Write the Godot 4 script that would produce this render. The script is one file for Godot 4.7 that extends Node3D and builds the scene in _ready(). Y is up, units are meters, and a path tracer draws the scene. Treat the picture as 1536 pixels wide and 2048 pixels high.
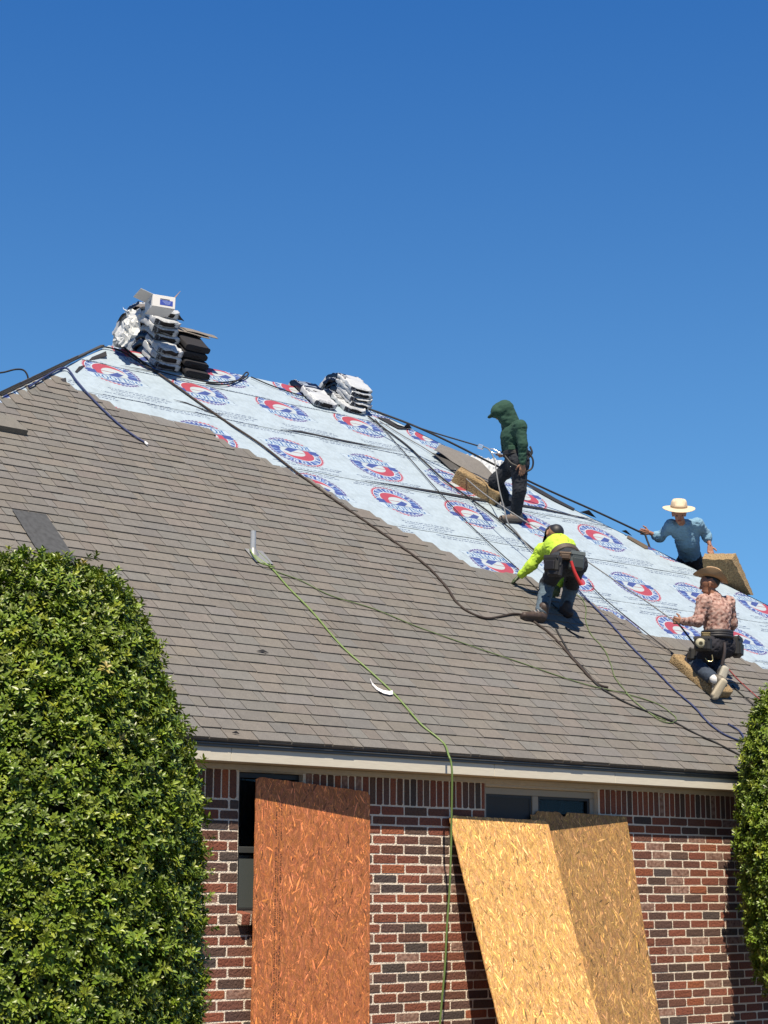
extends Node3D

# ---------------------------------------------------------------- constants of the place
const PITCH := 0.694641          # 39.8 degrees, about 10 in 12
const YE := 2.74106              # height of the shingle edge at the eave
const ZE := 0.27                 # how far it stands out from the brick face
const Y0 := 2.31238              # bed joint under the soldier course
const BH := 0.0794               # brick course
const BW := 0.2556               # brick length with joint
const EXPO := 0.1448             # shingle exposure
var SP := sin(PITCH)
var CP := cos(PITCH)
var rng := RandomNumberGenerator.new()
var used := {}
var M := {}
var house: Node3D
var roof_node: MeshInstance3D


# ---------------------------------------------------------------- mesh builder
class MB:
	var v := PackedVector3Array()
	var n := PackedVector3Array()
	var c := PackedColorArray()
	var uv := PackedVector2Array()
	var col := Color.WHITE

	func vert(p: Vector3, nn: Vector3, t := Vector2.ZERO) -> void:
		v.append(p)
		n.append(nn)
		c.append(col)
		uv.append(t)

	func tri(a: Vector3, b: Vector3, d: Vector3, ta := Vector2.ZERO, tb := Vector2.ZERO, td := Vector2.ZERO) -> void:
		# a, b, d run counter-clockwise seen from outside; stored clockwise
		var nn := (b - a).cross(d - a)
		if nn.length_squared() < 1e-16:
			return
		nn = nn.normalized()
		vert(a, nn, ta)
		vert(d, nn, td)
		vert(b, nn, tb)

	func quad(a: Vector3, b: Vector3, d: Vector3, e: Vector3, ta := Vector2(0, 0), tb := Vector2(1, 0), td := Vector2(1, 1), te := Vector2(0, 1)) -> void:
		tri(a, b, d, ta, tb, td)
		tri(a, d, e, ta, td, te)

	func box(t: Transform3D, s: Vector3, ch := 0.0) -> void:
		# a box of size s centred on t, its edges chamfered by ch
		var h := s * 0.5
		if ch <= 0.0:
			var p := []
			for i in 8:
				p.append(t * Vector3(h.x * (1 if i & 1 else -1), h.y * (1 if i & 2 else -1), h.z * (1 if i & 4 else -1)))
			quad(p[4], p[5], p[7], p[6]); quad(p[1], p[0], p[2], p[3])
			quad(p[5], p[1], p[3], p[7]); quad(p[0], p[4], p[6], p[2])
			quad(p[6], p[7], p[3], p[2]); quad(p[0], p[1], p[5], p[4])
			return
		var k := h - Vector3.ONE * ch
		for ax in 3:
			for sg in [-1.0, 1.0]:
				var u := Vector3.ZERO
				var w := Vector3.ZERO
				var d := Vector3.ZERO
				d[ax] = sg
				u[(ax + 1) % 3] = 1.0
				w[(ax + 2) % 3] = 1.0
				var o := d * h
				var a := o - u * k - w * k
				var b := o + u * k - w * k
				var cc := o + u * k + w * k
				var e := o - u * k + w * k
				if sg > 0: quad(t * a, t * b, t * cc, t * e)
				else: quad(t * a, t * e, t * cc, t * b)
		for ax in 3:
			var i1 := (ax + 1) % 3
			var i2 := (ax + 2) % 3
			for s1 in [-1.0, 1.0]:
				for s2 in [-1.0, 1.0]:
					var a := Vector3.ZERO
					a[ax] = -k[ax]
					a[i1] = s1 * h[i1]
					a[i2] = s2 * k[i2]
					var b := a
					b[i1] = s1 * k[i1]
					b[i2] = s2 * h[i2]
					var a2 := a
					a2[ax] = k[ax]
					var b2 := b
					b2[ax] = k[ax]
					if s1 * s2 > 0: quad(t * a, t * b, t * b2, t * a2)
					else: quad(t * a, t * a2, t * b2, t * b)
		for sx in [-1.0, 1.0]:
			for sy in [-1.0, 1.0]:
				for sz in [-1.0, 1.0]:
					var a := Vector3(sx * h.x, sy * k.y, sz * k.z)
					var b := Vector3(sx * k.x, sy * h.y, sz * k.z)
					var d := Vector3(sx * k.x, sy * k.y, sz * h.z)
					if sx * sy * sz > 0: tri(t * a, t * b, t * d)
					else: tri(t * a, t * d, t * b)

	func tube(pts: PackedVector3Array, r0: float, sides := 6, r1 := -1.0, caps := true) -> void:
		var m := pts.size()
		if r1 < 0: r1 = r0
		var rings := []
		var dirs := []
		var up := Vector3.UP
		for i in m:
			var d: Vector3 = (pts[mini(i + 1, m - 1)] - pts[maxi(i - 1, 0)]).normalized()
			if i == 0:
				up = d.cross(Vector3(0.31, 0.2, 0.93)).normalized()
			up = (up - d * up.dot(d)).normalized()
			var w := d.cross(up)
			var ring := PackedVector3Array()
			for j in sides:
				var a := TAU * j / sides
				ring.append(up * cos(a) + w * sin(a))
			rings.append(ring)
			dirs.append(d)
		for i in m - 1:
			var ra := lerpf(r0, r1, float(i) / (m - 1))
			var rb := lerpf(r0, r1, float(i + 1) / (m - 1))
			for j in sides:
				var k := (j + 1) % sides
				var a: Vector3 = rings[i][j]
				var b: Vector3 = rings[i][k]
				var d: Vector3 = rings[i + 1][k]
				var e: Vector3 = rings[i + 1][j]
				vert(pts[i] + a * ra, a); vert(pts[i + 1] + d * rb, d); vert(pts[i] + b * ra, b)
				vert(pts[i] + a * ra, a); vert(pts[i + 1] + e * rb, e); vert(pts[i + 1] + d * rb, d)
		if caps:
			for j in sides:
				var k := (j + 1) % sides
				tri(pts[0], pts[0] + rings[0][k] * r0, pts[0] + rings[0][j] * r0)
				tri(pts[m - 1], pts[m - 1] + rings[m - 1][j] * r1, pts[m - 1] + rings[m - 1][k] * r1)

	func grid(nu: int, nv: int, f: Callable, smooth := true) -> void:
		# f(i, j) gives a point, i of 0..nu and j of 0..nv; u x v points outwards
		var p := PackedVector3Array()
		for j in nv + 1:
			for i in nu + 1:
				p.append(f.call(i, j))
		var w := nu + 1
		var nn := PackedVector3Array()
		for j in nv + 1:
			for i in nu + 1:
				var du := p[j * w + mini(i + 1, nu)] - p[j * w + maxi(i - 1, 0)]
				var dv := p[mini(j + 1, nv) * w + i] - p[maxi(j - 1, 0) * w + i]
				var k := du.cross(dv)
				nn.append(k.normalized() if k.length_squared() > 1e-18 else Vector3.UP)
		if not smooth:
			for j in nv:
				for i in nu:
					var k := j * w + i
					if (i + j) % 2: quad(p[k], p[k + 1], p[k + w + 1], p[k + w])
					else: quad(p[k + 1], p[k + w + 1], p[k + w], p[k])
			return
		for j in nv:
			for i in nu:
				var a := j * w + i
				var q := [a, a + 1, a + w + 1, a, a + w + 1, a + w]
				for s in [0, 2, 1, 3, 5, 4]:
					var x: int = q[s]
					vert(p[x], nn[x], Vector2(float(x % w) / nu, float(x / w) / nv))

	func lathe(t: Transform3D, prof: Array, sides := 20, warp: Variant = null) -> void:
		# prof: (radius, height) pairs from the axis outwards and back
		var m := prof.size()
		grid(sides, m - 1, func(i: int, j: int) -> Vector3:
			var a := -TAU * i / sides
			var q := Vector3(prof[j].x * cos(a), prof[j].y, prof[j].x * sin(a))
			if warp != null: q = warp.call(q)
			return t * q)

	func prism(t: Transform3D, outline: PackedVector2Array, depth: float) -> void:
		# the outline (counter-clockwise in xy) pushed from z = 0 to z = depth
		var idx := Geometry2D.triangulate_polygon(outline)
		if Geometry2D.is_polygon_clockwise(outline):
			outline.reverse()
			idx = Geometry2D.triangulate_polygon(outline)
		for i in range(0, idx.size(), 3):
			var a := outline[idx[i]]
			var b := outline[idx[i + 1]]
			var d := outline[idx[i + 2]]
			if (b - a).cross(d - a) < 0:
				var e := b
				b = d
				d = e
			tri(t * Vector3(a.x, a.y, depth), t * Vector3(b.x, b.y, depth), t * Vector3(d.x, d.y, depth))
			tri(t * Vector3(a.x, a.y, 0), t * Vector3(d.x, d.y, 0), t * Vector3(b.x, b.y, 0))
		for i in outline.size():
			var a := outline[i]
			var b := outline[(i + 1) % outline.size()]
			quad(t * Vector3(a.x, a.y, 0), t * Vector3(b.x, b.y, 0), t * Vector3(b.x, b.y, depth), t * Vector3(a.x, a.y, depth))

	func add(o: MB) -> void:
		v.append_array(o.v)
		n.append_array(o.n)
		c.append_array(o.c)
		uv.append_array(o.uv)

	func mesh() -> ArrayMesh:
		var a := []
		a.resize(Mesh.ARRAY_MAX)
		a[Mesh.ARRAY_VERTEX] = v
		a[Mesh.ARRAY_NORMAL] = n
		a[Mesh.ARRAY_COLOR] = c
		a[Mesh.ARRAY_TEX_UV] = uv
		var m := ArrayMesh.new()
		m.add_surface_from_arrays(Mesh.PRIMITIVE_TRIANGLES, a)
		return m


# ---------------------------------------------------------------- nodes
func numbered(called: String) -> String:
	if not used.has(called):
		used[called] = 0
		return called
	used[called] += 1
	return "%s_%03d" % [called, used[called]]


func tag(o: Node3D, label: String, category: String, group := "", kind := "") -> Node3D:
	if label: o.set_meta("label", label)
	if category: o.set_meta("category", category)
	if group: o.set_meta("group", group)
	if kind: o.set_meta("kind", kind)
	return o


func thing(called: String, label: String, category: String, at := Vector3.ZERO, group := "") -> Node3D:
	var o := Node3D.new()
	o.name = numbered(called)
	o.position = at
	add_child(o, true)
	return tag(o, label, category, group)


func obj(called: String, mb: MB, mat: Material, parent: Node3D = null) -> MeshInstance3D:
	var o := MeshInstance3D.new()
	o.mesh = mb.mesh()
	o.material_override = mat
	if parent == null:
		o.name = numbered(called)
		add_child(o, true)
	else:
		o.name = called
		var k := 1
		var names: Dictionary = parent.get_meta("names_") if parent.has_meta("names_") else {}
		if names.has(called):
			k = names[called] + 1
			o.name = "%s_%03d" % [called, names[called]]
		names[called] = k
		parent.set_meta("names_", names)
		parent.add_child(o, true)
	return o


func RP(x: float, s: float, h := 0.0) -> Vector3:
	return Vector3(x, YE + s * SP + h * CP, ZE - s * CP + h * SP)


func on_roof(x: float, s: float, h := 0.0, turn := 0.0) -> Transform3D:
	# x along the eave, y up the slope, z off the roof
	var b := Basis(Vector3.RIGHT, Vector3(0, SP, -CP), Vector3(0, CP, SP))
	return Transform3D(b * Basis(Vector3(0, 0, 1), turn), RP(x, s, h))


func smooth_path(p: Array, sub := 6) -> PackedVector3Array:
	var out := PackedVector3Array()
	var m := p.size()
	for i in m - 1:
		var a: Vector3 = p[maxi(i - 1, 0)]
		var b: Vector3 = p[i]
		var d: Vector3 = p[i + 1]
		var e: Vector3 = p[mini(i + 2, m - 1)]
		for k in sub:
			out.append(b.cubic_interpolate(d, a, e, float(k) / sub))
	out.append(p[m - 1])
	return out


func lin(r: float, g: float, b: float) -> Color:
	return Color(r, g, b)


func mat(r: float, g: float, b: float, rough := 0.8, tex: Texture2D = null, scale := 1.0, metal := 0.0) -> StandardMaterial3D:
	# r, g, b are real-world (linear) base colours; tex multiplies them
	var m := StandardMaterial3D.new()
	m.albedo_color = Color(r, g, b).linear_to_srgb()
	m.roughness = rough
	m.metallic = metal
	m.vertex_color_use_as_albedo = true
	if tex:
		m.albedo_texture = tex
		m.uv1_triplanar = true
		m.uv1_world_triplanar = true
		m.uv1_scale = Vector3.ONE / scale
	return m


func noise_image(w: int, h: int, f: Callable, srgb := true) -> ImageTexture:
	var im := Image.create(w, h, false, Image.FORMAT_RGB8)
	for y in h:
		for x in w:
			var q: Color = f.call(x, y)
			im.set_pixel(x, y, q.linear_to_srgb() if srgb else q)
	return ImageTexture.create_from_image(im)


func tile_noise(freq: float, octaves: int, seed_: int, size := 256, lo := Color(0.6, 0.6, 0.6), hi := Color(1, 1, 1), kind := FastNoiseLite.TYPE_SIMPLEX_SMOOTH, mid := 0.5) -> NoiseTexture2D:
	var nz := FastNoiseLite.new()
	nz.noise_type = kind
	nz.seed = seed_
	nz.frequency = freq
	nz.fractal_octaves = octaves
	var t := NoiseTexture2D.new()
	t.width = size
	t.height = size
	t.seamless = true
	t.noise = nz
	var g := Gradient.new()
	g.offsets = PackedFloat32Array([0.0, mid, 1.0])
	g.colors = PackedColorArray([lo.linear_to_srgb(), lo.lerp(hi, 0.5).linear_to_srgb(), hi.linear_to_srgb()])
	t.color_ramp = g
	return t


func bump(m: StandardMaterial3D, t: Texture2D, depth_cm: float) -> StandardMaterial3D:
	m.heightmap_enabled = true
	m.heightmap_texture = t
	m.heightmap_scale = depth_cm
	return m


# ---------------------------------------------------------------- print made of letters
func letters(im: Image, text: String, font: Font, tr: Transform2D, col: Color, height := 1.0) -> void:
	# fills the letters of text, height 1 before tr, into the picture
	var tm := TextMesh.new()
	tm.font = font
	tm.font_size = 64
	tm.pixel_size = height / 64.0
	tm.depth = 0.0
	tm.text = text
	var a := tm.get_mesh_arrays()
	var p: PackedVector3Array = a[Mesh.ARRAY_VERTEX]
	var ix: PackedInt32Array = a[Mesh.ARRAY_INDEX]
	for i in range(0, ix.size(), 3):
		fill_tri(im, tr * Vector2(p[ix[i]].x, -p[ix[i]].y), tr * Vector2(p[ix[i + 1]].x, -p[ix[i + 1]].y), tr * Vector2(p[ix[i + 2]].x, -p[ix[i + 2]].y), col)


func fill_tri(im: Image, a: Vector2, b: Vector2, d: Vector2, col: Color) -> void:
	var lo := a.min(b).min(d)
	var hi := a.max(b).max(d)
	var area := (b - a).cross(d - a)
	if absf(area) < 1e-6: return
	var w := im.get_width()
	var h := im.get_height()
	for y in range(maxi(0, int(lo.y)), mini(h - 1, int(hi.y) + 1) + 1):
		for x in range(maxi(0, int(lo.x)), mini(w - 1, int(hi.x) + 1) + 1):
			var q := Vector2(x + 0.5, y + 0.5)
			var u := (b - q).cross(d - q) / area
			var k := (d - q).cross(a - q) / area
			if u >= -0.001 and k >= -0.001 and u + k <= 1.001:
				im.set_pixel(x, y, col)


# ---------------------------------------------------------------- bodies: tapered bones joined into one surface
func flesh(bones: Array, cell: float, k: float, amp := 0.0, freq := 12.0, cuts := []) -> MB:
	# bones: [from, to, radius, radius, colour]; cuts: [point, outward normal]
	var lo := Vector3.INF
	var hi := -Vector3.INF
	for b in bones:
		var r := Vector3.ONE * (maxf(b[2], b[3]) + amp + cell * 3)
		lo = lo.min(b[0] - r).min(b[1] - r)
		hi = hi.max(b[0] + r).max(b[1] + r)
	var nx := int((hi.x - lo.x) / cell) + 2
	var ny := int((hi.y - lo.y) / cell) + 2
	var nz := int((hi.z - lo.z) / cell) + 2
	var f := PackedFloat32Array()
	f.resize(nx * ny * nz)
	f.fill(1.0)
	var who := PackedByteArray()
	who.resize(f.size())
	var bi := 0
	for b in bones:
		var a: Vector3 = b[0]
		var ba: Vector3 = b[1] - a
		var bb := maxf(ba.length_squared(), 1e-9)
		var ra: float = b[2]
		var rb: float = b[3]
		var m := Vector3.ONE * (maxf(ra, rb) + k + cell * 2.5 + amp)
		var i0 := Vector3i(((a.min(b[1]) - m - lo) / cell).max(Vector3.ZERO))
		var i1 := Vector3i(((a.max(b[1]) + m - lo) / cell))
		for z in range(i0.z, mini(i1.z + 1, nz)):
			for y in range(i0.y, mini(i1.y + 1, ny)):
				var row := (z * ny + y) * nx
				for x in range(i0.x, mini(i1.x + 1, nx)):
					var pa := lo + Vector3(x, y, z) * cell - a
					var t := clampf(pa.dot(ba) / bb, 0.0, 1.0)
					var d := (pa - ba * t).length() - ra - (rb - ra) * t
					var o := f[row + x]
					if d < o: who[row + x] = bi
					if absf(o - d) < k:
						var q := 0.5 + 0.5 * (o - d) / k
						f[row + x] = lerpf(o, d, q) - k * q * (1.0 - q)
					elif d < o:
						f[row + x] = d
		bi += 1
	if amp > 0.0 or cuts.size():
		var nzz := FastNoiseLite.new()
		nzz.seed = 7
		nzz.frequency = freq
		nzz.fractal_octaves = 2
		var i := 0
		for z in nz:
			for y in ny:
				for x in nx:
					if f[i] < cell * 3 + amp:
						var p := lo + Vector3(x, y, z) * cell
						if amp > 0.0: f[i] += amp * (1.9 * absf(nzz.get_noise_3d(p.x, p.y * 1.7, p.z)) - 0.55)
						for q in cuts: f[i] = maxf(f[i], (p - q[0]).dot(q[1]))
					i += 1
	var at := PackedInt32Array()
	at.resize(f.size())
	at.fill(-1)
	var pv := PackedVector3Array()
	var pc := PackedColorArray()
	var sx := 1
	var sy := nx
	var sz := nx * ny
	var offs := [0, sx, sy, sx + sy, sz, sx + sz, sy + sz, sx + sy + sz]
	var corner := []
	for i in 8: corner.append(Vector3(i & 1, (i >> 1) & 1, i >> 2))
	var edges := [[0, 1], [2, 3], [4, 5], [6, 7], [0, 2], [1, 3], [4, 6], [5, 7], [0, 4], [1, 5], [2, 6], [3, 7]]
	for z in nz - 1:
		for y in ny - 1:
			for x in nx - 1:
				var i := (z * ny + y) * nx + x
				if absf(f[i]) > cell * 2.2: continue
				var neg := 0
				for q in 8:
					if f[i + offs[q]] < 0.0: neg += 1
				if neg == 0 or neg == 8: continue
				var s := Vector3.ZERO
				var cnt := 0
				for e in edges:
					var fa := f[i + offs[e[0]]]
					var fb := f[i + offs[e[1]]]
					if (fa < 0.0) != (fb < 0.0):
						s += (corner[e[0]] as Vector3).lerp(corner[e[1]], fa / (fa - fb))
						cnt += 1
				at[i] = pv.size()
				pv.append(lo + (Vector3(x, y, z) + s / cnt) * cell)
				pc.append(bones[who[i]][4])
	var tris := PackedInt32Array()
	for z in range(1, nz - 1):
		for y in range(1, ny - 1):
			for x in range(1, nx - 1):
				var i := (z * ny + y) * nx + x
				if absf(f[i]) > cell * 2.2: continue
				var ng := f[i] < 0.0
				for ax in 3:
					var st: int = [sx, sy, sz][ax]
					if (f[i + st] < 0.0) == ng: continue
					var u: int = [sy, sz, sx][ax]
					var w: int = [sz, sx, sy][ax]
					var a := at[i]
					var b := at[i - u]
					var d := at[i - u - w]
					var e := at[i - w]
					if a < 0 or b < 0 or d < 0 or e < 0: continue
					if ng: tris.append_array([a, b, d, a, d, e])
					else: tris.append_array([a, d, b, a, e, d])
	var nn := PackedVector3Array()
	nn.resize(pv.size())
	for i in range(0, tris.size(), 3):
		var a := pv[tris[i]]
		var g := (pv[tris[i + 1]] - a).cross(pv[tris[i + 2]] - a)
		for q in 3: nn[tris[i + q]] += g
	var mb := MB.new()
	for i in range(0, tris.size(), 3):
		for q in [0, 2, 1]:
			var j := tris[i + q]
			mb.v.append(pv[j])
			mb.n.append(nn[j].normalized())
			mb.c.append(pc[j])
			mb.uv.append(Vector2.ZERO)
	return mb


func _ready() -> void:
	# camera
	var cam := Camera3D.new()
	cam.name = "camera"
	cam.transform = Transform3D(Basis(Vector3(0.7657, 0.00199, 0.6432), Vector3(-0.13258, 0.97901, 0.15479), Vector3(-0.62939, -0.2038, 0.74989)).orthonormalized(), Vector3(0, 1.6, 11.76134))
	cam.fov = 31.228
	cam.near = 0.05
	cam.far = 900.0
	cam.current = true
	add_child(cam)
	# sky and exposure
	var sky := ProceduralSkyMaterial.new()
	sky.sky_top_color = Color(0.0050, 0.0625, 0.250).linear_to_srgb()
	sky.sky_horizon_color = Color(0.190, 0.465, 0.765).linear_to_srgb()
	sky.sky_curve = 0.155
	sky.ground_bottom_color = Color(0.16, 0.16, 0.13).linear_to_srgb()
	sky.ground_horizon_color = Color(0.35, 0.42, 0.45).linear_to_srgb()
	sky.sun_angle_max = 12.0
	var env := Environment.new()
	env.background_mode = Environment.BG_SKY
	env.sky = Sky.new()
	env.sky.sky_material = sky
	env.background_energy_multiplier = 1.0
	env.tonemap_mode = Environment.TONE_MAPPER_LINEAR
	env.tonemap_exposure = 1.6
	env.sdfgi_enabled = true
	env.ssao_enabled = true
	env.ssil_enabled = true
	var we := WorldEnvironment.new()
	we.name = "world_environment"
	we.environment = env
	add_child(we)
	# sun: high, a little to the left behind the camera
	var sun := DirectionalLight3D.new()
	sun.name = "sun"
	sun.transform = Transform3D(Basis.looking_at(Vector3(0.77, -2.01, -1.0).normalized(), Vector3.UP), Vector3(0, 30, 0))
	sun.light_color = Color(1.0, 0.945, 0.86)
	sun.light_energy = 1.58
	sun.light_angular_distance = 0.53
	sun.shadow_enabled = true
	add_child(sun)
	rng.seed = 20240611
	materials()
	ground()
	build_house()
	build_roof()
	boards()
	roof_gear()
	stacks()
	ropes()
	people()
	shrubs()


func materials() -> void:
	var r := RandomNumberGenerator.new()
	r.seed = 5
	# mineral granules of the shingles
	var gran := noise_image(256, 256, func(_x, _y): 
		var q := r.randf_range(0.62, 1.22)
		if r.randf() < 0.10: q = r.randf_range(1.2, 1.7)
		return Color(q, q * 0.985, q * 0.96) * 0.62)
	var blot := tile_noise(0.02, 3, 3, 256, Color(0.80, 0.80, 0.81), Color(1.04, 1.03, 1.02))
	M.shingle = mat(1.62, 1.62, 1.62, 0.93, gran, 0.55)
	M.shingle.detail_enabled = true
	M.shingle.detail_albedo = blot
	M.shingle.detail_blend_mode = BaseMaterial3D.BLEND_MODE_MUL
	M.shingle.uv2_triplanar = true
	M.shingle.uv2_world_triplanar = true
	M.shingle.uv2_scale = Vector3.ONE / 1.7
	bump(M.shingle, gran, 0.25)
	M.felt = mat(0.028, 0.029, 0.031, 0.8, blot, 0.5)
	M.black = mat(0.012, 0.012, 0.014, 0.75)
	M.wood_dark = mat(0.10, 0.075, 0.05, 0.8, blot, 0.6)
	# brick and mortar
	var face := tile_noise(0.035, 5, 11, 512, Color(0.60, 0.60, 0.61), Color(1.28, 1.24, 1.2))
	var face_bump := tile_noise(0.06, 5, 12, 256, Color(0, 0, 0), Color(1, 1, 1))
	M.brick = mat(1, 1, 1, 0.9, face, 0.45)
	bump(M.brick, face_bump, 0.5)
	M.brick_pale = mat(1, 1, 1, 0.92, tile_noise(0.03, 4, 21, 512, Color(0.42, 0.27, 0.22), Color(1.25, 1.2, 1.15)), 0.75)
	bump(M.brick_pale, face_bump, 0.5)
	M.mortar = mat(0.74, 0.65, 0.53, 0.95, tile_noise(0.05, 3, 31, 256, Color(0.82, 0.82, 0.82), Color(1, 1, 1)), 0.3)
	bump(M.mortar, face_bump, 0.6)
	# trim
	var grain := tile_noise(0.03, 4, 35, 256, Color(0.86, 0.86, 0.86), Color(1, 1, 1))
	M.trim = mat(0.58, 0.545, 0.455, 0.65, grain, 0.5)
	M.trim.uv1_scale = Vector3(0.8, 9, 9)
	bump(M.trim, grain, 0.25)
	M.soffit = mat(0.44, 0.38, 0.29, 0.7, grain, 0.5)
	M.drip = mat(0.075, 0.082, 0.085, 0.45, blot, 0.8)
	M.frame_dark = mat(0.02, 0.021, 0.023, 0.5)
	M.frame = mat(0.30, 0.27, 0.22, 0.55)
	M.pane = mat(0.02, 0.03, 0.03, 0.04)
	M.pane.metallic_specular = 0.22
	M.pane.transparency = BaseMaterial3D.TRANSPARENCY_ALPHA
	M.pane.albedo_color = Color(0.05, 0.07, 0.07, 0.12)
	M.screen = mat(0.03, 0.034, 0.036, 0.7)
	M.curtain = mat(0.045, 0.055, 0.055, 0.9)
	M.metal = mat(0.27, 0.28, 0.28, 0.45, blot, 0.4, 0.25)
	M.pipe = mat(0.40, 0.43, 0.46, 0.45, blot, 0.3, 0.25)
	M.steel = mat(0.75, 0.76, 0.78, 0.22, null, 1.0, 0.9)
	# wraps, card, foam
	M.wrap = mat(0.52, 0.54, 0.54, 0.35, tile_noise(0.03, 4, 41, 256, Color(0.82, 0.83, 0.84), Color(1, 1, 1)), 0.4)
	M.card = mat(0.60, 0.60, 0.59, 0.7)
	M.kraft = mat(0.36, 0.22, 0.12, 0.8)
	M.navy = mat(0.012, 0.022, 0.06, 0.4)
	M.blue_ink = mat(0.03, 0.06, 0.33, 0.5)
	var pores := tile_noise(0.06, 3, 51, 256, Color(0.10, 0.07, 0.05), Color(1.15, 1.12, 1.1), FastNoiseLite.TYPE_SIMPLEX_SMOOTH, 0.42)
	M.foam = mat(0.37, 0.275, 0.145, 0.95, pores, 0.35)
	bump(M.foam, pores, 1.0)
	# ropes
	var braid := noise_image(32, 32, func(x, y): 
		var q := 0.7 + 0.3 * (1.0 if (x + y) % 8 < 4 else 0.0)
		return Color(q, q, q))
	M.rope_black = mat(0.016, 0.017, 0.020, 0.8, braid, 0.06)
	M.rope_brown = mat(0.034, 0.023, 0.018, 0.8, braid, 0.06)
	M.rope_grey = mat(0.20, 0.21, 0.22, 0.8, braid, 0.06)
	M.rope_blue = mat(0.02, 0.035, 0.12, 0.7, braid, 0.06)
	M.rope_red = mat(0.25, 0.03, 0.03, 0.7, braid, 0.06)
	M.hose = mat(0.135, 0.205, 0.058, 0.5)
	M.hose_dull = mat(0.095, 0.135, 0.05, 0.6)
	M.white = mat(0.82, 0.82, 0.82, 0.5)
	# clothes and skin
	var weave := tile_noise(0.05, 4, 61, 256, Color(0.72, 0.72, 0.72), Color(1.1, 1.1, 1.1))
	M.cloth = mat(1, 1, 1, 0.9, weave, 0.35)
	bump(M.cloth, weave, 0.5)
	M.denim = mat(1, 1, 1, 0.9, tile_noise(0.045, 4, 62, 256, Color(0.5, 0.5, 0.5), Color(1.35, 1.35, 1.35)), 0.5)
	M.print = mat(1, 1, 1, 0.9, tile_noise(0.04, 3, 63, 256, Color(0.13, 0.035, 0.025), Color(1.55, 1.30, 1.20), FastNoiseLite.TYPE_SIMPLEX, 0.5), 0.62)
	M.skin = mat(1, 1, 1, 0.55)
	M.leather = mat(1, 1, 1, 0.6, weave, 0.2)
	M.straw = mat(0.66, 0.54, 0.38, 0.85, braid, 0.05)
	M.straw_tan = mat(0.42, 0.28, 0.155, 0.85, braid, 0.05)
	M.soil = mat(0.15, 0.125, 0.08, 0.95, blot, 2.0)
	M.leaf = mat(1, 1, 1, 0.42)
	M.leaf.backlight_enabled = true
	M.leaf.backlight = Color(0.20, 0.28, 0.03)
	M.bark = mat(0.09, 0.07, 0.05, 0.95, weave, 0.2)
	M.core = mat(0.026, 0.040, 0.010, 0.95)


func ground() -> void:
	var g := MB.new()
	g.quad(Vector3(-300, 0, 300), Vector3(300, 0, 300), Vector3(300, 0, -300), Vector3(-300, 0, -300))
	tag(obj("ground", g, M.soil), "", "", "", "structure")


# ---------------------------------------------------------------- the house
const WIN := [[8.404, 9.03, 1.443, 2.53], [11.025, 12.446, 1.443, 2.515]]


func brick_shape(mb: MB, x0: float, x1: float, y0: float, y1: float, z: float, depth: float) -> void:
	# front face with worn corners, a rounded arris and the returns into the joint
	var w := x1 - x0
	var h := y1 - y0
	var cr := minf(w, h) * rng.randf_range(0.06, 0.16)
	var o := PackedVector2Array()
	for q in [[0, 0, 1, 1], [1, 0, -1, 1], [1, 1, -1, -1], [0, 1, 1, -1]]:
		var k1 := cr * rng.randf_range(0.4, 1.7)
		var k2 := cr * rng.randf_range(0.4, 1.5)
		var p := Vector2(x0 + w * q[0], y0 + h * q[1])
		var a := p + Vector2(0, q[3] * k2)
		var b := p + Vector2(q[2] * k1, 0)
		if q[0] == q[1]:
			o.append(a); o.append(b)
		else:
			o.append(b); o.append(a)
	var jit := PackedVector2Array()
	for p in o: jit.append(p + Vector2(rng.randf_range(-0.0016, 0.0016), rng.randf_range(-0.0016, 0.0016)))
	var c0 := Vector2((x0 + x1) * 0.5, (y0 + y1) * 0.5)
	var m := o.size()
	var inner := PackedVector3Array()
	var outer := PackedVector3Array()
	var back := PackedVector3Array()
	var tz := z + rng.randf_range(-0.0015, 0.002)
	for p in jit:
		var d := (c0 - p)
		var e := Vector2(signf(d.x), signf(d.y)) * 0.004
		inner.append(Vector3(p.x + e.x, p.y + e.y, tz + rng.randf_range(-0.0008, 0.0008)))
		outer.append(Vector3(p.x, p.y, tz - 0.004))
		back.append(Vector3(p.x, p.y, tz - depth))
	for i in range(1, m - 1): mb.tri(inner[0], inner[i], inner[i + 1])
	for i in m:
		var j := (i + 1) % m
		mb.quad(outer[i], outer[j], inner[j], inner[i])
		mb.quad(back[i], back[j], outer[j], outer[i])


func brick_tone() -> Color:
	var t := rng.randf()
	var k := rng.randf_range(0.9, 1.25)
	if t < 0.36: return Color(0.190, 0.062, 0.036) * k
	if t < 0.64: return Color(0.135, 0.056, 0.038) * k
	if t < 0.86: return Color(0.092, 0.052, 0.040) * k
	if t < 0.94: return Color(0.066, 0.049, 0.043) * k
	return Color(0.25, 0.078, 0.036) * k


func clear_spans(x0: float, x1: float, y0: float, y1: float) -> Array:
	# what is left of a brick outside the window openings
	var out := [[x0, x1]]
	for w in WIN:
		if y1 > w[2] + 0.004 and y0 < w[3] - 0.004:
			var nxt := []
			for s in out:
				if s[1] <= w[0] or s[0] >= w[1]: nxt.append(s)
				else:
					if w[0] - s[0] > 0.03: nxt.append([s[0], w[0] - 0.002])
					if s[1] - w[1] > 0.03: nxt.append([w[1] + 0.002, s[1]])
			out = nxt
	return out


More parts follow.
